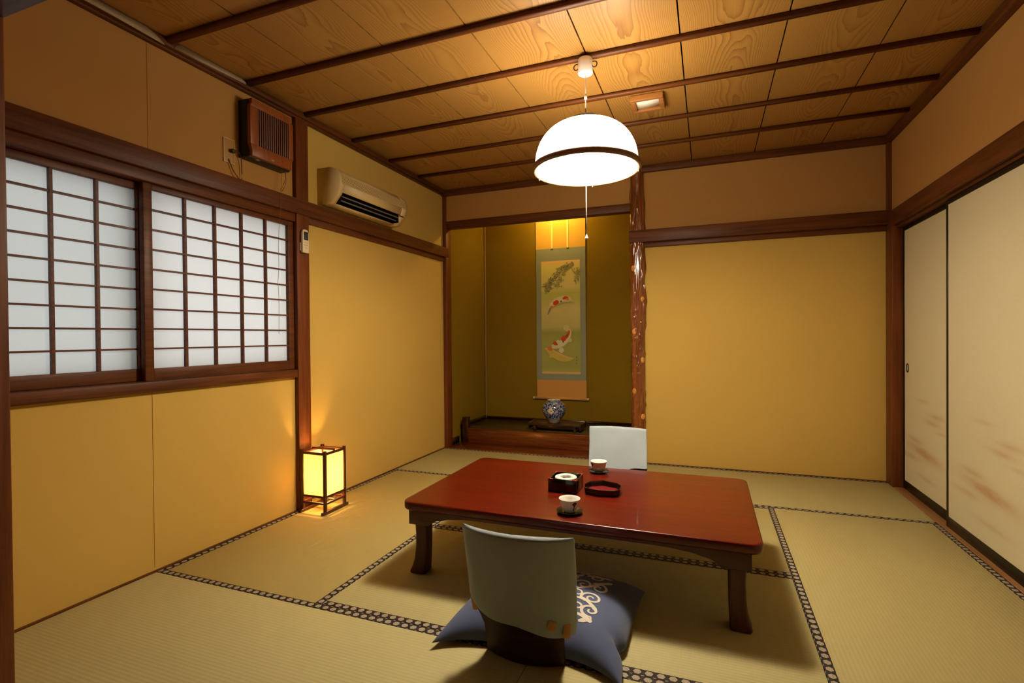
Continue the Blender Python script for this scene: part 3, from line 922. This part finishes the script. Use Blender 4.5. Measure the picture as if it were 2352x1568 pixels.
for mx in (1, -1):
    X = lambda d: CX+mx*d
    sg = mx
    for (dx, y, r, tn, a0, tail, w) in ((.118, 1.175, .040, 1.5, 1.2, (.190, 1.225), .008), (.176, 1.172, .036, 1.35, .3, (.212, 1.245), .008),
                                 (.110, 1.105, .034, 1.4, 2.6, (.150, 1.060), .0075), (.166, 1.090, .038, 1.5, .2, (.196, 1.020), .008),
                                 (.178, 1.015, .036, 1.4, 2.4, (.150, .952), .0085), (.130, 1.020, .036, 1.1, 4.2, (.192, .958), .0085),
                                 (.060, 1.215, .036, 1.4, 1.0, (.10, 1.26), .010), (.050, 1.100, .034, 1.4, 2.2, (.07, 1.04), .010),
                                 (.150, 1.250, .034, 1.4, .5, (.205, 1.285), .010), (.095, 1.285, .030, 1.3, 1.5, (.14, 1.32), .009), (.020, 1.28, .030, 1.3, 1.5, (.05, 1.32), .009)):
        spiral(X(dx), y, r, tn, a0 if mx > 0 else math.pi-a0, sg, w, (X(tail[0]), tail[1]))
cm = mb.build('cushion_body', ['blue_cloth', 'white_print'], cu, angle=70)
MB().tube([(1.795+.0, 1.12, .111), (1.797, 1.125, .1135), (1.80, 1.13, .111)], .0015, 6).build('tuft', 'white_print', cu)

# ------------------------------------------------------------------ things on the table
def saucer(x, y, label):
    o = MB().lathe([(0, 0), (.030, 0), (.032, .003), (.046, .005), (.053, .010), (.0535, .012), (.050, .0115), (.034, .007), (.026, .0065), (0, .0065)], (x, y, TZ), 40).build('saucer', 'tea_coaster', origin=(x, y, TZ))
    return tag(o, label, 'saucer', 'saucers under the tea cups')
def cup(x, y, a, label):
    z = TZ+.0068
    t = thing('tea_cup', label, 'cup', (x, y, z), 0, 'tea cups on the table')
    prof = [(0, .004), (.017, .003), (.018, 0), (.021, 0), (.0215, .004), (.029, .010), (.036, .024), (.0395, .040), (.0435, .052), (.0440, .0535), (.0425, .0535), (.038, .040), (.0345, .025), (.027, .013), (0, .008)]
    MB().lathe(prof, (x, y, z), 48).build('cup_body', 'porcelain', t)
    mb = MB()
    def leaf(i, j):         # painted stem and leaves on the outer wall
        h = .012+.036*i/12
        r = .0295+(.0415-.0295)*min(1, max(0, (h-.010)/.035))**.75+.0014
        w = [.10, .07, .05, .05, .05, .06, .08, .12, .20, .26, .24, .16, .03][i]
        aa = a+(j-1)*w+.004*i
        return Vector((x+r*math.cos(aa), y+r*math.sin(aa), z+h))
    mb.grid(leaf, 13, 3)
    mb.build('leaf_decoration', 'leaf_paint', t)
    return t
saucer(1.823, 1.318, 'black lacquer saucer under the cup nearest the near chair'); cup(1.823, 1.318, R(-48), 'white porcelain tea cup with brown leaf on the near side of the table')
saucer(1.811, 1.974, 'black lacquer saucer under the cup by the far chair'); cup(1.811, 1.974, R(-140), 'white porcelain tea cup at the far edge before the covered chair')
# square black box with red corners
bx0, bx1, by0, by1 = 1.657, 1.792, 1.562, 1.697
bt = thing('lacquer_box', 'square black lacquer box with red corner tips beside the maroon tray', 'box', ((bx0+bx1)/2, (by0+by1)/2, TZ))
mb = MB(); zt = TZ+.062; w = .007
mb.box(bx0, bx1, by0, by0+w, TZ, zt, .0015); mb.box(bx0, bx1, by1-w, by1, TZ, zt, .0015)
mb.box(bx0, bx0+w, by0+w, by1-w, TZ, zt, .0015); mb.box(bx1-w, bx1, by0+w, by1-w, TZ, zt, .0015)
mb.box(bx0+w, bx1-w, by0+w, by1-w, TZ, TZ+.042)
mb.build('box_body', 'black_lacquer', bt)
for sx, sy in ((bx0, by0), (bx1, by0), (bx0, by1), (bx1, by1)):
    ix = 1 if sx == bx0 else -1; iy = 1 if sy == by0 else -1
    L = [(sx-ix*.0008, sy-iy*.0008), (sx+ix*.022, sy-iy*.0008), (sx+ix*.022, sy+iy*.0075), (sx+ix*.0075, sy+iy*.0075), (sx+ix*.0075, sy+iy*.022), (sx-ix*.0008, sy+iy*.022)]
    MB().prism(L, 'z', zt-.004, zt+.0012).build('corner_tip', 'red_lacquer', bt)
dx, dy = (bx0+bx1)/2, (by0+by1)/2; dz = TZ+.042
ring = thing('ash_dish', 'round white porcelain ring dish with clover-shaped hole set in the black box', 'dish', (dx, dy, dz))
mb = MB()
NA2 = 72
def dish(i, j):
    a = 2*math.pi*i/NA2
    inn = .0280+.0030*math.cos(4*a+R(45))+.002*math.cos(8*a)
    prof = [(.046, 0), (.0505, .004), (.052, .014), (.050, .0185), (.044, .0205), (inn+.003, .0195), (inn, .017), (inn, .004)]
    r, z = prof[j]
    return Vector((dx+r*math.cos(a), dy+r*math.sin(a), dz+z))
mb.grid(dish, NA2, 8, cu=True)
mb.build('dish_ring', 'porcelain', ring, angle=60)
MB().lathe([(0, .001), (.046, .001), (.046, .003), (0, .003)], (dx, dy, dz), 40).build('dish_well', 'dark_void', ring)
# boat-shaped maroon tray
tr = thing('lacquer_tray', 'small maroon lacquer tray with pointed sides beside the black box', 'tray', (1.897, 1.64, TZ))
def tray_out(s, z):
    P = [(1.823, 1.583), (1.89, 1.560), (1.960, 1.572), (1.983, 1.600), (1.980, 1.668), (1.955, 1.700), (1.88, 1.725), (1.826, 1.690), (1.812, 1.64)]
    cx, cy = 1.897, 1.642
    return [Vector((cx+(x-cx)*s, cy+(y-cy)*s, z)) for x, y in P]
def tray_shell(levels, mat, name):
    t = bmesh.new()
    LL = [[t.verts.new(v) for v in l] for l in levels]
    for A, B in zip(LL, LL[1:]):
        n = len(A)
        for k in range(n): t.faces.new((A[k], A[(k+1) % n], B[(k+1) % n], B[k]))
    t.faces.new(LL[0][::-1]); t.faces.new(LL[-1]); bmesh.ops.recalc_face_normals(t, faces=t.faces)
    mb = MB(); mb._merge(t, 0); return mb.build(name, mat, tr, smooth=False)
tray_shell([tray_out(.90, TZ), tray_out(.955, TZ+.008), tray_out(1.0, TZ+.030), tray_out(.962, TZ+.031), tray_out(.945, TZ+.026), tray_out(.90, TZ+.0055)], 'tray_black', 'tray_body')
tray_shell([tray_out(.905, TZ+.0052), tray_out(.905, TZ+.0066), tray_out(.89, TZ+.0070)], 'tray_red', 'tray_lining')


# ------------------------------------------------------------------ paper floor lantern
lt = thing('paper_lantern', 'glowing square paper floor lantern in dark red wood frame by the left wall', 'lantern', (.130, 1.822, 0))
lx0, lx1, ly0, ly1 = .046, .214, 1.735, 1.908
pw = .0085
for px in (lx0, lx1):
    for py in (ly0, ly1):
        MB().box(px-pw, px+pw, py-pw, py+pw, .016, .378, .0015).build('post', 'lantern_wood', lt)
for px in (lx0, lx1):
    MB().box(px-.009, px+.009, ly0-.028, ly1+.028, .0015, .0175, .002).build('foot_runner', 'lantern_wood', lt)
def bars(name, z, hh, ov=0):
    for py in (ly0, ly1): MB().box(lx0-ov, lx1+ov, py-.006, py+.006, z-hh, z+hh, .001).build(name, 'lantern_wood', lt)
    for px in (lx0, lx1): MB().box(px-.006, px+.006, ly0-ov, ly1+ov, z-hh, z+hh, .001).build(name, 'lantern_wood', lt)
bars('rail', .102, .006); bars('rail', .062, .006); bars('rail', .360, .007)
MB().box(lx0, lx1, (ly0+ly1)/2-.006, (ly0+ly1)/2+.006, .366, .378, .001).build('top_bar', 'lantern_wood', lt)
MB().box(lx0, lx1, (ly0+ly1)/2-.012, (ly0+ly1)/2+.012, .064, .072, .001).build('bulb_bar', 'lantern_wood', lt)
for py in (ly0, ly1): MB().box(lx0+pw, lx1-pw, py-.001, py+.001, .108, .353).build('paper_panel', 'lantern_paper', lt, smooth=False)
for px in (lx0, lx1): MB().box(px-.001, px+.001, ly0+pw, ly1-pw, .108, .353).build('paper_panel', 'lantern_paper', lt, smooth=False)
bcx, bcy = (lx0+lx1)/2, (ly0+ly1)/2
MB().lathe([(0, .0), (.011, .0), (.011, .016), (.017, .026), (.021, .038), (.018, .050), (.010, .057), (0, .059)], (bcx, bcy, .125), 24).build('bulb', 'bulb', lt)
MB().cyl((bcx, bcy, .072), (bcx, bcy, .126), .013, n=16).build('bulb_socket', 'dark_void', lt)

# ------------------------------------------------------------------ air conditioner
ac = thing('air_conditioner', 'cream wall air conditioner mounted above the rail on the left wall', 'air conditioner', (0, 2.33, 1.92))
full = [(.001, 2.146), (.100, 2.147), (.140, 2.135), (.168, 2.108), (.178, 2.070), (.180, 2.030), (.172, 2.000), (.160, 1.978), (.106, 1.917), (.001, 1.917)]
cut = [(.001, 2.146), (.100, 2.147), (.140, 2.135), (.168, 2.108), (.178, 2.070), (.180, 2.030), (.172, 2.000), (.165, 1.988), (.110, 1.992), (.078, 1.955), (.104, 1.925), (.111, 1.922), (.106, 1.917), (.001, 1.917)]
mb = MB()
mb.prism(full, 'y', 1.941, 1.985); mb.prism(cut, 'y', 1.985, 2.645); mb.prism(full, 'y', 2.645, 2.722)
mb.build('housing', 'beige_plastic', ac, angle=50)
mb = MB()
mb.prism([(.1645, 1.9875), (.110, 1.9910), (.079, 1.955), (.104, 1.926), (.101, 1.924), (.074, 1.955), (.108, 1.996), (.1645, 1.9905)], 'y', 1.986, 2.644)
mb.box(.080, .150, 1.985, 1.988, 1.930, 1.988); mb.box(.080, .150, 2.642, 2.645, 1.930, 1.988)
mb.box(.158, .1685, 2.64, 2.69, 1.978, 1.9835)
mb.build('air_outlet', 'dark_void', ac, smooth=False)
for (x, z) in ((.146, 1.970), (.124, 1.950)):
    mb = MB(); mb.box(-.013, .013, 2.0, 2.635, -.0018, .0018, .0008, m=Matrix.Translation((x, 0, z)) @ Matrix.Rotation(R(35), 4, 'Y'))
    mb.build('louver', 'louver', ac)
mb = MB()
gp = [(.1705, 2.100), (.1775, 2.074), (.1802, 2.040)]
def gr(i, j):
    y = 1.962+.742*i/40; x, z = gp[j]
    return Vector((x+.0012, y, z))
mb.grid(gr, 41, 3)
mb.build('intake_grille', 'grille', ac, uvf=lambda c: (c.y, c.z))
MB().box(.173, .1755, 1.975, 2.0, 2.004, 2.009, .0005).build('maker_mark', 'button', ac)

# ------------------------------------------------------------------ wall fan
fn = thing('ventilation_fan', 'brown louvred wall fan mounted high beside the post above the window', 'fan', (0, 1.49, 2.03))
fy0, fy1, fz0, fz1 = 1.348, 1.640, 2.032, 2.336
MB().box(0.0005, .070, fy0, fy1, fz0-.004, fz1, .004).build('housing', 'fan_body', fn)
mb = MB()
o_ = [(fy0+.012, fz1+.004), (fy0-.004, fz1-.05), (fy0-.004, fz0+.06), (fy0+.010, fz0+.03), (fy0+.010, fz0), (fy1-.010, fz0), (fy1-.010, fz0+.03), (fy1+.006, fz0+.06), (fy1+.006, fz1-.05), (fy1-.010, fz1-.03), (fy1-.010, fz1+.004)]
iy0, iy1, iz0, iz1 = fy0+.042, fy1-.030, fz0+.062, fz1-.040
# frame as four rails with shaped outer ends
mb.prism([(fy0+.006, fz0), (fy1-.012, fz0), (fy1-.012, fz0+.030), (fy1+.004, iz0), (fy0-.004, iz0), (fy0+.006, fz0+.030)], 'x', .070, .092, .002)
mb.prism([(fy0-.004, iz1), (fy1+.004, iz1), (fy1-.012, fz1-.026), (fy1-.012, fz1+.002), (fy0+.006, fz1+.002), (fy0+.006, fz1-.022)], 'x', .070, .092, .002)
mb.box(.070, .092, fy0-.004, iy0, iz0, iz1, .001); mb.box(.070, .092, iy1, fy1+.004, iz0, iz1, .001)
mb.build('front_frame', 'fan_wood', fn)
MB().box(.0705, .074, iy0, iy1, iz0, iz1).build('grille_recess', 'dark_void', fn, smooth=False)
mb = MB()
for k in range(15):
    yy = iy0+(iy1-iy0)*(k+.5)/15
    mb.box(.074, .090, yy-.0042, yy+.0032, iz0, iz1, .001)
mb.build('grille_slats', 'fan_slat', fn)
MB().box(.092, .0932, 1.482, 1.500, fz0+.012, fz0+.017, .0004).build('label_plate', 'silver', fn)
MB().box(.058, .0705, 1.402, 1.425, fz0-.0055, fz0-.0035, .0004).build('label_plate', 'silver', fn)
# pull strings: two short loops and one long thin string down over the paper window
MB().tube([(.050, 1.600, 2.03), (.050, 1.597, 1.99), (.048, 1.594, 1.94), (.045, 1.590, 1.905), (.044, 1.591, 1.80), (.030, 1.592, 1.70), (.026, 1.588, 1.60), (.024, 1.592, 1.48), (.024, 1.584, 1.38), (.024, 1.590, 1.25), (.024, 1.586, 1.08)], .0011, 6).build('pull_string', 'string', fn)
MB().tube([(.055, 1.618, 2.03), (.055, 1.617, 1.985), (.053, 1.606, 1.95), (.048, 1.592, 1.915), (.046, 1.600, 1.906)], .0016, 6).build('pull_string', 'string', fn)
MB().tube([(.055, 1.622, 2.03), (.055, 1.624, 1.98), (.053, 1.622, 1.955), (.048, 1.610, 1.925), (.046, 1.603, 1.91)], .0016, 6).build('pull_string', 'string', fn)
pc = MB().tube([(.006, 1.297, 2.045), (.024, 1.303, 2.046), (.030, 1.325, 2.044), (.022, 1.345, 2.030), (.014, 1.355, 1.99), (.012, 1.357, 1.945), (.018, 1.352, 1.910), (.022, 1.338, 1.906), (.022, 1.325, 1.910), (.014, 1.300, 1.945), (.010, 1.283, 1.985), (.008, 1.280, 2.0)], .0024, 8).build('power_cord', 'brown_cord', fn)
MB().box(.004, .030, 1.286, 1.312, 2.036, 2.054, .004).build('plug', 'brown_cord', pc)

# ------------------------------------------------------------------ outlet
ou = thing('wall_outlet', 'tan wall outlet plate with cream rim left of the brown fan', 'outlet', (0, 1.286, 2.043))
MB().box(.0002, .004, 1.252, 1.320, 1.980, 2.108, .001).build('plate', 'socket', ou)
mb = MB(); y0, y1, z0, z1, w = 1.252, 1.320, 1.980, 2.108, .004
mb.box(.003, .0068, y0, y1, z0, z0+w, .0008); mb.box(.003, .0068, y0, y1, z1-w, z1, .0008); mb.box(.003, .0068, y0, y0+w, z0+w, z1-w, .0008); mb.box(.003, .0068, y1-w, y1, z0+w, z1-w, .0008)
mb.build('rim', 'socket_rim', ou)

# ------------------------------------------------------------------ remote control on the post
rc = thing('remote_control', 'cream remote control with dark display in its holder on the window post', 'remote control', (.030, 1.778, 1.578))
MB().box(.0295, .037, 1.750, 1.806, 1.590, 1.640, .002).build('holder', 'white_plastic', rc)
mb = MB()
P = [(1.752, 1.578), (1.804, 1.578), (1.804, 1.640), (1.803, 1.700), (1.798, 1.714), (1.788, 1.720), (1.766, 1.720), (1.756, 1.714), (1.752, 1.700), (1.752, 1.640)]
mb.prism(P, 'x', .036, .054, .003); mb.build('remote_body', 'cream_plastic', rc)
sc_ = MB().box(.0535, .0548, 1.760, 1.797, 1.656, 1.706, .0004).build('display', 'screen', rc)
mb = MB()
def seg7(y, z, s, digs):
    SEG = {'a': (0, 1, .8, .12), 'g': (0, 0, .8, .12), 'd': (0, -1, .8, .12), 'f': (-.5, .5, .12, .8), 'b': (.5, .5, .12, .8), 'e': (-.5, -.5, .12, .8), 'c': (.5, -.5, .12, .8)}
    for ch in digs:
        a, b, w, h = SEG[ch]; mb.box(.0546, .0552, y+a*s-w*s/2, y+a*s+w*s/2, z+b*s-h*s/2, z+b*s+h*s/2)
seg7(1.775, 1.685, .007, 'abged'); seg7(1.787, 1.685, .007, 'afgcd'); 
for k in range(4): mb.box(.0546, .0552, 1.767+.007*k, 1.771+.007*k, 1.666, 1.670)
mb.build('display_digits', 'digit', sc_, smooth=False)
for k, (y, z) in enumerate(((1.768, 1.640), (1.788, 1.640), (1.768, 1.625), (1.788, 1.625), (1.778, 1.607))):
    MB().box(.0535, .0555, y-.005, y+.005, z-.0028, z+.0028, .0008).build('button', 'button', rc)

# ------------------------------------------------------------------ hanging scroll
SYF = NY-.014
scr = thing('hanging_scroll', 'tall hanging scroll of swimming koi under a pine bough in the alcove', 'hanging scroll', (.895, SYF, .385))
sx0, sx1 = .616, 1.160
def sheet(name, x0, x1, z0, z1, y, mat):
    return MB().box(x0, x1, y, y+.0016, z0, z1).build(name, mat, scr, smooth=False)
sheet('upper_mount', sx0, sx1, 1.992, 2.44, SYF, 'scroll_gold'); sheet('brocade_mount', sx0+.001, sx1-.001, .585, 1.992, SYF, 'scroll_blue'); sheet('lower_mount', sx0+.003, sx1+.001, .392, .585, SYF, 'scroll_orange')
MB().cyl((.590, SYF-.004, .388), (1.172, SYF-.004, .388), .0125, n=20).build('roller', 'scroll_orange', scr)
for a, b in ((.574, .592), (1.170, 1.188)): MB().cyl((a, SYF-.004, .388), (b, SYF-.004, .388), .0135, n=16).build('roller_knob', 'ivory', scr)
MB().box(sx0-.004, sx1+.004, SYF-.004, SYF+.006, 2.436, 2.452, .002).build('top_rod', 'dark_wood', scr)
for xr in (.797, .970):
    rb = MB().box(xr-.0095, xr+.0095, SYF-.0050, SYF-.0035, 1.992, 2.44).build('ribbon', 'scroll_ribbon', scr, smooth=False)
    MB().box(xr-.013, xr+.013, SYF-.0052, SYF-.003, 1.984, 1.992).build('ribbon_end', 'p_ink', rb, smooth=False)
# painting: one mesh, motifs as thin layered shapes
PM = ['paint_bg', 'p_white', 'p_pale', 'p_red', 'p_orange', 'p_gold', 'p_ink', 'p_ink2', 'p_ink3', 'p_peach']
pi_ = {n: i for i, n in enumerate(PM)}
mb = MB()
pbx0, pbx1, pbz0, pbz1 = .675, 1.100, .652, 1.858
mb.box(pbx0, pbx1, SYF-.0010, SYF+.0006, pbz0, pbz1, mi=0)
mb.box(pbx0, pbx1, SYF-.0014, SYF-.0009, pbz1-.032, pbz1, mi=pi_['p_peach']); mb.box(pbx0, pbx1, SYF-.0014, SYF-.0009, pbz0, pbz0+.022, mi=pi_['p_peach'])
layer = [0]
def yl():
    layer[0] += 1
    return SYF-.0012-.000012*layer[0]
def ell(x, z, rx, rz, ang=0, mat='p_red', n=18, wob=.0):
    y = yl(); ca, sa = math.cos(ang), math.sin(ang); P = []
    for k in range(n):
        a = 2*math.pi*k/n; w = 1+wob*mnoise.noise(Vector((math.cos(a)*1.7+x*40, math.sin(a)*1.7+z*40, 0)))
        ex, ez = rx*w*math.cos(a), rz*w*math.sin(a)
        P.append((max(pbx0, min(pbx1, x+ex*ca-ez*sa)), y, z+ex*sa+ez*ca))
    mb.quad(P, pi_[mat])
def strip(pts, ws, mat):
    """smooth body: pts (x,z) polyline, half widths"""
    y = yl(); N = 26; n = len(pts)
    def samp(arr, s):
        p = s*(n-1); i = min(int(p), n-2); f = p-i
        g = lambda k: arr[max(0, min(n-1, k))]
        def cr(a, b, c, d): return .5*((2*b)+(-a+c)*f+(2*a-5*b+4*c-d)*f*f+(-a+3*b-3*c+d)*f**3)
        if isinstance(arr[0], tuple): return tuple(cr(g(i-1)[q], g(i)[q], g(i+1)[q], g(i+2)[q]) for q in (0, 1))
        return cr(g(i-1), g(i), g(i+1), g(i+2))
    L = []; Rr = []
    for k in range(N):
        s = k/(N-1); p = samp(pts, s); q = samp(pts, min(1, s+.02)); o = samp(pts, max(0, s-.02))
        dx, dz = q[0]-o[0], q[1]-o[1]; l = math.hypot(dx, dz) or 1; w = max(.0005, samp(ws, s))
        L.append((p[0]-dz/l*w, y, p[1]+dx/l*w)); Rr.append((p[0]+dz/l*w, y, p[1]-dx/l*w))
    mb.grid(lambda i, j: Vector(L[i] if j == 0 else Rr[i]), N, 2, mi=pi_[mat])
# pine bough
random.seed(21)
path = [(.712, 1.560), (.745, 1.585), (.765, 1.625), (.785, 1.660), (.82, 1.700), (.855, 1.735), (.89, 1.765), (.925, 1.785), (.96, 1.79), (.995, 1.80)]
for k in range(230):
    s = random.random()*(len(path)-1); i = min(int(s), len(path)-2); f = s-i
    x = path[i][0]*(1-f)+path[i+1][0]*f; z = path[i][1]*(1-f)+path[i+1][1]*f
    spread = .030*(1-.6*s/(len(path)-1))
    x += random.gauss(0, spread*.6)+.012*(1-s/9); z += random.gauss(0, spread*.8)
    ell(x, z, random.uniform(.008, .020), random.uniform(.004, .008), random.uniform(-.3, 1.0), random.choice(['p_ink3', 'p_ink2', 'p_ink3', 'p_ink2', 'p_ink']), 10, .3)
for (cx, cz, n) in ((.845, 1.60, 26), (.885, 1.665, 26), (.93, 1.715, 20), (1.075, 1.70, 34), (1.055, 1.66, 18), (1.085, 1.745, 20)):
    for k in range(n):
        ell(cx+random.gauss(0, .017), cz+random.gauss(0, .020), random.uniform(.006, .014), random.uniform(.003, .006), random.uniform(0, 1.2), random.choice(['p_ink3', 'p_ink2', 'p_ink3']), 10, .3)
strip([(.93, 1.735), (.97, 1.765), (1.01, 1.79), (1.03, 1.815), (1.015, 1.835), (1.0, 1.82)], [.004, .006, .006, .006, .005, .002], 'p_ink2')
strip([(1.005, 1.79), (1.02, 1.75), (1.05, 1.72), (1.08, 1.70)], [.003, .003, .002, .001], 'p_ink2')
# upper koi
strip([(.735, 1.245), (.755, 1.30), (.775, 1.365), (.815, 1.410), (.87, 1.438), (.93, 1.450), (.985, 1.440), (1.03, 1.420)], [.004, .010, .020, .032, .036, .034, .024, .004], 'p_pale')
strip([(.770, 1.350), (.80, 1.398), (.85, 1.432), (.91, 1.452), (.97, 1.455), (1.0, 1.44)], [.006, .022, .028, .026, .020, .006], 'p_white')
ell(.838, 1.412, .034, .024, .5, 'p_red', 18, .35); ell(.945, 1.458, .032, .019, .0, 'p_red', 18, .35)
ell(.895, 1.423, .013, .008, .1, 'p_ink', 12, .3); strip([(.745, 1.285), (.765, 1.33), (.785, 1.375)], [.004, .009, .008], 'p_ink2')
ell(.79, 1.365, .012, .020, -.6, 'p_orange', 14, .3); ell(.935, 1.350, .028, .020, .2, 'p_pale', 16, .3); ell(.965, 1.445, .020, .012, 0, 'p_orange', 12, .3)
# lower koi with red marks
strip([(.79, .940), (.835, .950), (.89, .972), (.94, 1.010), (.975, 1.055), (.990, 1.105), (.985, 1.13)], [.018, .030, .036, .034, .024, .014, .003], 'p_white')
ell(.825, .978, .022, .022, .4, 'p_red', 18, .3); ell(.925, 1.030, .034, .026, .6, 'p_red', 18, .35)
strip([(.95, 1.04), (.972, 1.075), (.985, 1.115)], [.014, .014, .006], 'p_red'); ell(.915, .997, .009, .013, 0, 'p_ink', 12, .3); ell(.955, 1.06, .010, .018, -.5, 'p_ink', 12, .3); ell(.846, .965, .009, .009, 0, 'p_ink', 12, .3)
ell(.95, 1.140, .030, .036, .5, 'p_pale', 16, .25); ell(.99, 1.01, .022, .018, .8, 'p_pale', 16, .3); ell(.895, .905, .030, .028, -.3, 'p_white', 16, .25); ell(.855, 1.00, .018, .012, .8, 'p_white', 14, .3)
# golden koi
strip([(.725, .925), (.76, .905), (.81, .865), (.87, .825), (.93, .808), (.99, .812), (1.035, .825)], [.012, .030, .036, .032, .026, .016, .002], 'p_gold')
ell(.765, .920, .034, .022, -.5, 'p_orange', 18, .3); ell(.725, .920, .012, .008, -.2, 'p_peach', 12, .2); ell(.78, .842, .022, .024, .4, 'p_gold', 14, .3); strip([(.80, .905), (.87, .865), (.95, .835), (1.0, .825)], [.004, .010, .008, .002], 'p_peach')
# signature strokes
for zz in (.835, .802, .765):
    for k in range(4): ell(1.060+random.uniform(-.006, .006), zz+random.uniform(-.010, .010), random.uniform(.004, .008), .0016, random.choice((0, .2, 1.5, -.5)), 'p_ink', 8)
mb.build('painting', PM, scr, smooth=False)

# ------------------------------------------------------------------ vase and stand
st = thing('display_stand', 'low dark wooden display stand under the vase in the alcove', 'stand', (.955, 4.10, .138))
mb = MB(); mb.box(.725, 1.225, 3.985, 4.215, .194, .212, .003); mb.build('stand_top', 'dark_wood', st)
for a, b in ((.765, .790), (1.160, 1.185)):
    MB().box(a, b, 3.998, 4.202, .138, .195, .003).build('leg', 'dark_wood', st)
MB().box(.790, 1.160, 4.010, 4.024, .170, .194, .002).build('apron', 'dark_wood', st)
MB().prism([(1.222, .194), (1.222, .214), (1.236, .222), (1.240, .212), (1.236, .165), (1.226, .160)], 'y', 3.985, 4.215, .002).build('scroll_end', 'dark_wood', st)
MB().prism([(.728, .194), (.728, .214), (.714, .222), (.710, .212), (.714, .165), (.724, .160)], 'y', 3.985, 4.215, .002).build('scroll_end', 'dark_wood', st)
vx, vy, vz = .946, 4.10, .2125
v = MB().lathe([(0, .004), (.040, .004), (.042, 0), (.055, 0), (.057, .010), (.068, .030), (.092, .060), (.109, .092), (.116, .122), (.114, .150), (.104, .175), (.084, .194), (.060, .204), (.053, .210), (.055, .215), (.066, .219), (.067, .222), (.060, .221), (.048, .210), (.050, .198), (.090, .17), (.104, .14), (.09, .09), (.04, .02), (0, .015)], (vx, vy, vz), 64).build('vase', 'vase', origin=(vx, vy, vz))
tag(v, 'round blue and white porcelain vase on the dark stand below the scroll', 'vase')

# ------------------------------------------------------------------ hidden alcove lamp behind the lintel
al = thing('alcove_lamp', 'small tube lamp tucked behind the alcove lintel', 'lamp', (.86, 4.25, 2.52))
MB().box(.70, 1.02, 4.225, 4.275, 2.525, 2.549, .003).build('fixture', 'canopy', al)
MB().cyl((.72, 4.25, 2.510), (1.00, 4.25, 2.510), .012, n=16).build('tube', 'nichelamp', al)

# ------------------------------------------------------------------ lights
def point(name, loc, energy, col, rad, parent=None):
    l = bpy.data.lights.new(name, 'POINT'); l.energy = energy; l.color = col; l.shadow_soft_size = rad
    o = bpy.data.objects.new(name, l); C.objects.link(o); o.location = loc; return o
point('pendant_bulb', (LX, LY, 1.925), 96, (1, .86, .64), .10)
point('lantern_glow', (bcx, bcy, .222), 11.5, (1, .59, .21), .024)
point('alcove_glow', (.86, 4.30, 2.47), 20, (1, .66, .16), .05)

w = bpy.data.worlds.new('sky'); bpy.context.scene.world = w; w.use_nodes = True
bg = w.node_tree.nodes['Background']; bg.inputs[0].default_value = (.93, .96, .97, 1); bg.inputs[1].default_value = 1.45

# ------------------------------------------------------------------ camera
cam = bpy.data.cameras.new('camera'); co = bpy.data.objects.new('camera', cam); C.objects.link(co)
cam.sensor_width = 36; cam.lens = 18.0037; cam.clip_start = .02
yaw, pitch, roll = -.3657, -.0094, -.0087
fwd = Vector((math.sin(yaw)*math.cos(pitch), math.cos(yaw)*math.cos(pitch), math.sin(pitch)))
right = Vector((math.cos(yaw), -math.sin(yaw), 0)); up = right.cross(fwd)
r2 = right*math.cos(roll)+up*math.sin(roll); u2 = -right*math.sin(roll)+up*math.cos(roll)
m = Matrix((r2, u2, -fwd)).transposed().to_4x4(); m.translation = Vector((2.3544, -.711, 1.053))
co.matrix_world = m
sc = bpy.context.scene; sc.camera = co
sc.cycles.use_light_tree = False; sc.cycles.max_bounces = 6; sc.cycles.diffuse_bounces = 4; sc.cycles.glossy_bounces = 2; sc.cycles.transmission_bounces = 3; sc.cycles.caustics_reflective = False; sc.cycles.caustics_refractive = False
sc.view_settings.view_transform = 'Standard'; sc.view_settings.look = 'None'
sc.view_settings.exposure = 0; sc.view_settings.gamma = 1; sc.view_settings.use_curve_mapping = False
for o in sc.objects:
    if '_loc' in o: del o['_loc']
